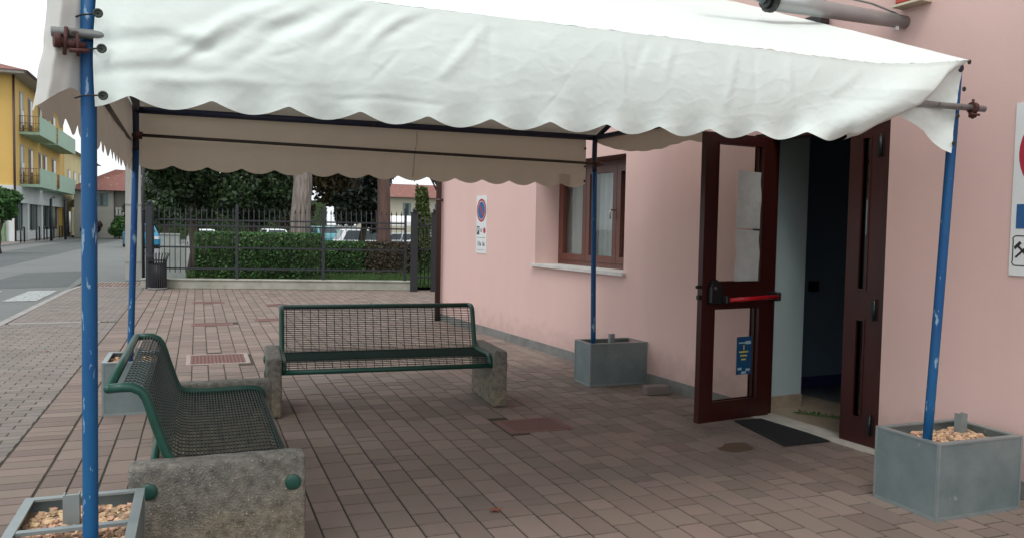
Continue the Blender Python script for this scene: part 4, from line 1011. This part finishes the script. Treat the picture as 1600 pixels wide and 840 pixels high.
tree('cedar_tree', 'sparse dark conifer with drooping branches beside the pink wall corner', 8.2, 27.5, 6, .12, cluster(-.2, 0, 3.6, 1.5, 1.0, 1.0, 20, .35, 7), 3600, .09, 'leaf_pine', 'bark_dark', 17)
t = thing('columnar_shrub', 'yellow green columnar cypress behind the gate posts', 'shrub', (6.27, 23.6, 0))
m = MB(); m.tube([(0, 0, 0), (0, 0, 2.3)], lambda u: .05*(1-.7*u), 8); m.build('stem', 'bark_dark', t)
m = MB(); leaves(m, [(0, 0, .9, .3, .3, .7), (0, 0, 1.6, .29, .29, .7), (.02, 0, 2.1, .2, .2, .6), (-.15, 0, 2.45, .05, .05, .3), (.12, 0, 2.4, .05, .05, .3)], 5200, .055, 21); m.build('foliage', 'leaf_cypress', t, fix=False)
def hedge(x0, x1, y0, y1, h, lab, leafm, n, seed, size=.045):
    t = thing('hedge', lab, 'hedge', ((x0+x1)/2, (y0+y1)/2, .03), 0, 'clipped hedges behind the fence')
    a, b = (x1-x0)/2, (y1-y0)/2
    m = MB(); leaves(m, [(0, 0, h/2, a, b, h/2)], n, size, seed, box=True); leaves(m, cluster(0, 0, h*.5, a*.9, b*.8, h*.4, 12, .2, seed), n//6, size, seed+1); m.build('foliage', leafm, t, fix=False)
    m = MB(); m.box(-a+.08, a-.08, -b+.08, b-.08, 0, h-.09); m.build('inner_twigs', 'soil', t)
hedge(-.05, 3.0, 20.9, 22.0, 1.22, 'bright green clipped hedge nearest the litter bin', 'leaf_hedge', 20000, 31)
hedge(3.05, 4.55, 23.4, 24.3, .98, 'dark green middle stretch of clipped hedge left of the brown patch', 'leaf_hedge', 8000, 32)
hedge(4.55, 5.9, 23.4, 24.3, .98, 'brown withered stretch of hedge below the reddish trunk', 'leaf_brown', 8000, 33)
hedge(5.95, 9.0, 23.4, 24.3, .98, 'dark green hedge stretch behind the gate posts', 'leaf_hedge', 11000, 34)
hedge(-4.0, 11.0, 75.0, 76.6, 3.6, 'tall dark hedge far behind the parked cars', 'leaf_dark', 22000, 35, .12)
def round_tree(x, y, h, rr, leafm, lab, seed, tr=.08, z0=None):
    tree('round_tree', lab, x, y, h, tr, cluster(0, 0, z0 or h-rr, rr*.65, rr*.65, rr*.6, 16, rr*.5, seed), 7000, .09, leafm, 'bark_dark', seed, 'street trees by the yellow building', trunk_top=h-rr)
round_tree(-7.9, 40, 3.0, .85, 'leaf_hedge', 'small round-crowned street tree at the left edge', 41)
def bush(x, y, h, rr, leafm, lab, seed):
    t = thing('bush', lab, 'bush', (x, y, 0), 0, 'bushes in front of the grey house'); m = MB(); leaves(m, cluster(0, 0, h*.5, rr*.6, rr*.6, h*.25, 12, rr*.5, seed), 2600, .11, seed); m.build('foliage', leafm, t, fix=False)
    m = MB(); m.tube([(0, 0, 0), (0, 0, h*.6)], .05, 6); m.build('stem', 'bark_dark', t)
bush(-6.0, 73.5, 2.0, 1.0, 'leaf_hedge', 'round green bush in front of the grey house', 51)
bush(-8.0, 74, 1.8, .9, 'leaf_brown', 'dark reddish bush left of the round green one', 52)
bush(-5.0, 75, 4.4, 1.0, 'leaf_dark', 'tall dark bush at the right side of the grey house', 53)
tree('evergreen_tree', 'dark tree far behind, between concrete pole and iron fence', -2.1, 62, 8, .2, cluster(0, 0, 4.2, 1.3, 1.3, 2.6, 20, .9, 8), 8000, .16, 'leaf_dark', 'bark_dark', 54)

# ------------------------------------------------------------------ buildings far away
def win(parent, x, y0, y1, z0, z1, shutter='shutter_pale', nm='window'):
    m = MB(); m.box(x, x+.05, y0, y1, z0, z1); f = m.build(nm, shutter, parent)
    m = MB(); m.box(x+.051, x+.06, y0+.1, y1-.1, z0+.08, z1-.1); m.build('pane', 'win_dark', f)
# yellow apartment block; its street front is the plane X=-10.6, near corner Y=57.8
t = thing('apartment_building', 'yellow apartment building with mint balconies and shops below', 'building', (-10.6, 57.8, 0))
L_, Hh = 20.2, 10.3
m = MB(); m.box(-12, 0, 0, L_, 3.55, Hh); m.build('wall', 'yellow_wall', t)
m = MB(); m.box(-12, -.25, .2, L_, 0, 3.5); m.build('shop_wall', 'white_wall', t)
m = MB(); m.box(-12.1, .12, -.1, L_+.1, 2.5, 3.55); m.build('shop_fascia', 'white_wall', t)
m = MB(); ov = .9; m.add([(-13, -ov, Hh), (ov, -ov, Hh), (ov, L_+ov, Hh), (-13, L_+ov, Hh), (-13, -ov, Hh+.18), (ov, -ov, Hh+.18), (ov, L_+ov, Hh+.18), (-13, L_+ov, Hh+.18)], [(0, 1, 2, 3), (0, 1, 5, 4), (1, 2, 6, 5), (2, 3, 7, 6), (3, 0, 4, 7)]); m.build('eaves', 'soffit', t)
m = MB(); m.add([(-13.1, -ov-.1, Hh+.181), (ov+.1, -ov-.1, Hh+.181), (ov+.1, L_+ov, Hh+.181), (-13.1, L_+ov, Hh+.181), (-6, 6, Hh+2.4), (-6, L_-5, Hh+2.4)], [(0, 1, 4), (1, 2, 5, 4), (2, 3, 5), (3, 0, 4, 5), (0, 1, 2, 3)]); m.build('roof', 'tile_red', t)
m = MB(); m.tube([(ov-.02, -ov-.1, Hh+.1), (ov-.02, L_+ov, Hh+.1)], .09, 8); m.tube([(.08, -.08, .1), (.08, -.08, Hh)], .07, 8); m.build('downpipe', 'pipe_brown', t)
for fz in (3.9, 7.25):
    for y0, y1 in ((2.1, 3.1), (4.9, 6.0), (8.6, 9.4), (10.4, 11.6), (14.2, 15.6)):
        tall = (y1-y0) > .9; z0 = fz-.1 if tall else fz+.6; m = MB(); m.box(.001, .05, y0-.1, y1+.1, z0, fz+2.35); f = m.build('window', 'shutter_pale', t)
        m = MB(); m.box(.051, .065, y0, y1, z0, fz+(2.2 if y0 != 2.1 else 1.2)); m.build('pane', 'win_dark', f); m = MB(); m.box(.051, .075, y0, y0+.45, z0, fz+2.2); m.build('shutter', 'shutter_brown' if y0 > 4 else 'white_wall', f)
def balcony(y0, y1, z, rail_len):
    m = MB(); m.box(0, 1.15, y0, y1, z-.17, z); b = m.build('balcony', 'mint', t)
    m = MB(); m.box(1.09, 1.15, y0+rail_len, y1, z+.001, z+1.05); m.box(.0, 1.09, y1-.06, y1, z+.001, z+1.05); m.build('parapet', 'mint', b)
    m = MB()
    for k in range(8): m.tube([(k*.15+.03, y0+.03, z), (k*.15+.03, y0+.03, z+1.0)], .015, 5)
    for zz in (.2, .55, 1.0): m.tube([(0, y0+.03, z+zz), (1.12, y0+.03, z+zz)], .02, 5)
    if rail_len:
        for zz in (.2, .55, 1.0): m.tube([(1.12, y0+.03, z+zz), (1.12, y0+rail_len, z+zz)], .02, 5)
        for k in range(int(rail_len/.15)): m.tube([(1.12, y0+k*.15, z), (1.12, y0+k*.15, z+1)], .015, 5)
    m.build('railing', 'rail_brown', b)
for z in (3.72, 7.05): balcony(1.9, 8.3, z, .1); balcony(9.2, 18.2, z, .6 if z < 5 else .1)
m = MB(); m.box(.25, .6, 8.5, 9.1, 7.2, 7.9, .02); m.build('air_conditioner', 'ac_white', t)
for y0, y1 in ((1.0, 3.6), (5.2, 8.9), (10.0, 13.0), (13.6, 17.6)):
    m = MB(); m.box(-.249, -.2, y0, y1, .75, 2.5); f = m.build('shop_window', 'win_dark', t)
    m = MB(); m.box(-.199, -.16, y0, y0+.08, .7, 2.5); m.box(-.199, -.16, y1-.08, y1, .7, 2.5); m.box(-.199, -.16, (y0+y1)/2-.04, (y0+y1)/2+.04, .7, 2.5); m.build('frame', 'shutter_green', f)
for y in (.15, 4.4, 9.5, 18.9):
    m = MB(); m.box(-.24, .05, y-.3, y+.3, 0, 2.49); m.build('pillar', 'white_wall' if y < 18 else 'yellow_wall', t)
m = MB(); m.box(-11, -.5, .0, .19, 0, 2.49); m.build('side_wall', 'green_wall', t)
m = MB(); m.box(-12, -3.0, -.06, -.005, 3.55, Hh-.001); m.build('gable_render', 'yellow_wall', t)
# second, cream building
t = thing('apartment_building', 'narrow cream building beyond the yellow one with grey roof', 'building', (-10.6, 78.2, 0))
m = MB(); m.box(-9, 0, 0, 24, 0, 7.6); m.build('wall', 'cream_wall', t)
m = MB(); m.add([(-9.5, -.1, 7.6), (.5, -.1, 7.6), (.5, 24.5, 7.6), (-9.5, 24.5, 7.6), (-4.5, 3, 9.0), (-4.5, 20, 9.0)], [(0, 1, 4), (1, 2, 5, 4), (2, 3, 5), (3, 0, 4, 5), (0, 1, 2, 3)]); m.build('roof', 'soffit', t)
for y in (2, 5.5, 9, 12.5, 16):
    for z in (.3, 3.9): win(t, 0, y, y+1.3, z, z+2, 'shutter_pale')
m = MB(); m.box(0, .9, 6.5, 13, 3.5, 3.65); b = m.build('balcony', 'mint', t); m = MB()
for k in range(22): m.tube([(.87, 6.5+k*.3, 3.65), (.87, 6.5+k*.3, 4.6)], .02, 5)
m.tube([(.87, 6.5, 4.6), (.87, 13, 4.6)], .025, 5); m.build('railing', 'rail_brown', b)
m = MB(); m.box(.05, .4, 3.4, 4.4, 2.6, 3.3, .02); m.build('air_conditioner', 'ac_white', t)
# grey house with red hip roof closing the street
t = thing('house', 'grey two-storey house with red tiled hip roof at the end of the street', 'house', (-8.6, 76, 0))
m = MB(); m.box(-1, 2.0, 0, 7, 0, 4.0); m.box(2.0, 5.6, .9, 7, 0, 4.0); m.build('wall', 'house_wall', t)
m = MB(); m.add([(-1.6, -.6, 4.0), (6.2, -.6, 4.0), (6.2, 7.6, 4.0), (-1.6, 7.6, 4.0), (1.9, 2.8, 5.95), (3.1, 3.6, 5.95)], [(0, 1, 5, 4), (1, 2, 5), (2, 3, 4, 5), (3, 0, 4), (0, 1, 2, 3)]); m.build('roof', 'tile_red', t)
m = MB(); m.box(.6, 1.55, -.05, -.001, 2.7, 3.75); f = m.build('window', 'shutter_green', t); m = MB(); m.box(.95, 1.2, -.06, -.051, 2.75, 3.7); m.build('pane', 'win_dark', f)
m = MB(); m.tube([(2.05, -.07, 0), (2.05, -.07, 4)], .04, 6); m.build('downpipe', 'pipe_brown', t)
m = MB(); m.box(2.1, 5.6, -.1, .89, 1.9, 2.0); b = m.build('balcony', 'house_wall', t); m = MB()
for k in range(14): m.box(2.15+k*.25, 2.28+k*.25, -.1, -.04, 2.0, 2.5)
m.box(2.1, 5.6, -.12, -.02, 2.5, 2.58); m.build('balustrade', 'white_wall', b)
# cream building with long tiled roof behind the trees
t = thing('house', 'long cream house with red tiled roof seen beyond the gate posts', 'house', (22.5, 115, 0))
m = MB(); m.box(0, 18, 0, 8, 0, 5.6); m.build('wall', 'pale_wall', t)
m = MB(); m.add([(-1, -1, 5.6), (19, -1, 5.6), (19, 9, 5.6), (-1, 9, 5.6), (3, 4, 7.7), (15, 4, 7.7)], [(0, 1, 5, 4), (1, 2, 5), (2, 3, 4, 5), (3, 0, 4), (0, 1, 2, 3)]); m.build('roof', 'tile_red', t)
for x in (1.8, 5.2, 10.0, 13.8):
    m = MB(); m.box(x, x+1.2, -.05, -.001, 3.0, 4.8); f = m.build('window', 'shutter_green' if x != 10.0 else 'sign_blue', t); m = MB(); m.box(x+.35, x+.85, -.06, -.051, 3.1, 4.7); m.build('pane', 'win_dark' if x != 10.0 else 'poster_yellow', f)
t = thing('market_stall', 'white awning in front of the cream house', 'awning', (19.0, 78, 0))
m = MB(); m.add([(-2.3, 0, 1.9), (2.6, 0, 1.9), (2.6, 2, 2.5), (-2.3, 2, 2.5), (-2.3, 0, 1.5), (2.6, 0, 1.5)], [(0, 1, 2, 3), (0, 1, 5, 4)]); m.build('awning_cloth', 'awning_white', t)
for x in (-2.2, 2.5):
    for y in (.05, 1.95):
        m = MB(); m.tube([(x, y, 0), (x, y, 1.9+.3*y)], .04, 6); m.build('leg', 'fence_iron', t)
# bicycle racks / barriers by the shops
def barrier(x, y, w_, h, lab):
    m = MB(); m.tube([(0, 0, .09), (0, 0, h-.06), (0, .04, h), (0, w_-.04, h), (0, w_, h-.06), (0, w_, .09)], .045, 8)
    tag(m.build('bicycle_rack', 'fence_iron', loc=(x, y, 0)), lab, 'bicycle rack', 'hoop racks on the far pavement')
rk = [(59.5, 'nearest hoop rack left of the small street tree trunk'), (64.5, 'second hoop rack in front of the white shop wall'), (67.3, 'hoop rack in front of the shop door'), (70.2, 'hoop rack just right of the shop door'), (74.0, 'hoop rack in front of the yellow pillar'), (77.5, 'farthest hoop rack beyond the yellow pillar')]
for y, lab in rk: barrier(-9.75-.0, y-4.5, 1.1, .98, lab)
for x, y, lab in ((-9.5, 64.0, 'dark lamp post in front of the shops, nearer one'), (-9.3, 69.0, 'dark lamp post in front of the shops, farther one')):
    t = thing('street_post', lab, 'post', (x, y, 0), 0, 'dark posts by the shops'); m = MB(); m.tube([(0, 0, 0), (0, 0, 2.9)], .09, 8); m.build('shaft', 'fence_iron', t)
    m = MB(); m.tube([(0, 0, 2.9), (.1, .6, 3.1), (.0, 1.5, 3.0)], .04, 6); m.build('arm', 'fence_iron', t)

# ------------------------------------------------------------------ parked cars
def car(paint, lab, loc, rz, kind='hatch', nm='parked_car'):
    t = thing(nm, lab, 'car', loc, rz, 'cars parked beyond the hedge'); L = 2.05
    lower = [(-L, .30), (-L, .62), (-L+.08, .80), (-1.15, .90), (1.75, .95), (L, .85), (L, .32), (1.7, .25), (-1.75, .25)]
    m = MB(); m.prism([(a, b) for a, b in lower], 1, -.84, .84)
    bm_ = MB(); bm_.v = []
    top = [(-1.15, .90), (-.45, 1.42), (1.35, 1.46), (1.85, .95)] if kind == 'hatch' else [(-1.6, .95), (-1.1, 1.75), (2.0, 1.82), (2.05, .95)]
    n = len(top); vs = [(a, (-.80 if b < 1 else -.64), b) for a, b in top]+[(a, (.80 if b < 1 else .64), b) for a, b in top]
    m.add(vs, [(3, 2, 1, 0), (4, 5, 6, 7)]+[(i, i+1, n+i+1, n+i) for i in range(n-1)]); m.build('body', paint, t)
    m = MB(); s = .012
    for sg in (-1, 1):
        (a0, z0), (a1, z1), (a2, z2), (a3, z3) = top
        def P(u, v): # side glass
            xa = a0+(a1-a0)*v; xb = a3+(a2-a3)*v; return (xa+(xb-xa)*u, sg*((.80+(.64-.80)*v)+s), z0+.02+(z1-z0)*v)
        for u0, u1 in ((.08, .42), (.46, .74), (.78, .94)): m.add([P(u0, .1), P(u1, .1), P(u1, .88), P(u0, .88)], [(0, 1, 2, 3)])
    for (xa, za), (xb, zb), d in ((top[0], top[1], -1), (top[3], top[2], 1)):
        q = lambda v, w_: (xa+(xb-xa)*v+d*s, w_*(.78+(.62-.78)*v), za+(zb-za)*v+s)
        m.add([q(.12, -.9), q(.12, .9), q(.9, .9), q(.9, -.9)], [(0, 1, 2, 3)])
    m.build('window', 'win_dark', t)
    for x in (-1.3, 1.3):
        for sg in (-1, 1):
            m = MB(); m.tube([(x, sg*.68, .31), (x, sg*.86, .31)], .31, 18); wl = m.build('wheel', 'tyre', t); m = MB(); m.tube([(x, sg*.861, .31), (x, sg*.87, .31)], .19, 14); m.build('rim', 'rim', wl)
    for sg in (-1, 1):
        m = MB(); m.box(-L-.012, -L+.05, sg*.66-.14, sg*.66+.14, .60, .76); m.build('headlight', 'lamp_clear', t)
        m = MB(); m.box(L-.05, L+.012, sg*.70-.09, sg*.70+.09, .62, .84); m.build('tail_light', 'lamp_red', t)
    return t
car('car_blue', 'blue car parked far off between the concrete pole and the fence', (-3.05, 51, -.1), R_(98))
car('car_white', 'small white car glimpsed left of the thick pine trunk', (5.15, 60, -.35), R_(98))
car('car_white', 'white car whose roof just shows above the hedge beside the cabinets', (0.35, 57, -.42), R_(96))
car('car_teal', 'teal car glimpsed right of the thick pine trunk', (8.9, 62, -.1), R_(100))
car('car_white', 'white van seen under the dark magnolia-like tree', (10.2, 55, -.55), R_(4), 'van', 'parked_van')
car('car_silver', 'silver blue car beyond the gate posts beside the pink wall', (10.9, 38, -.1), R_(15))
car('car_silver', 'grey car seen just right of the reddish trunk', (13.0, 56, -.45), R_(0))
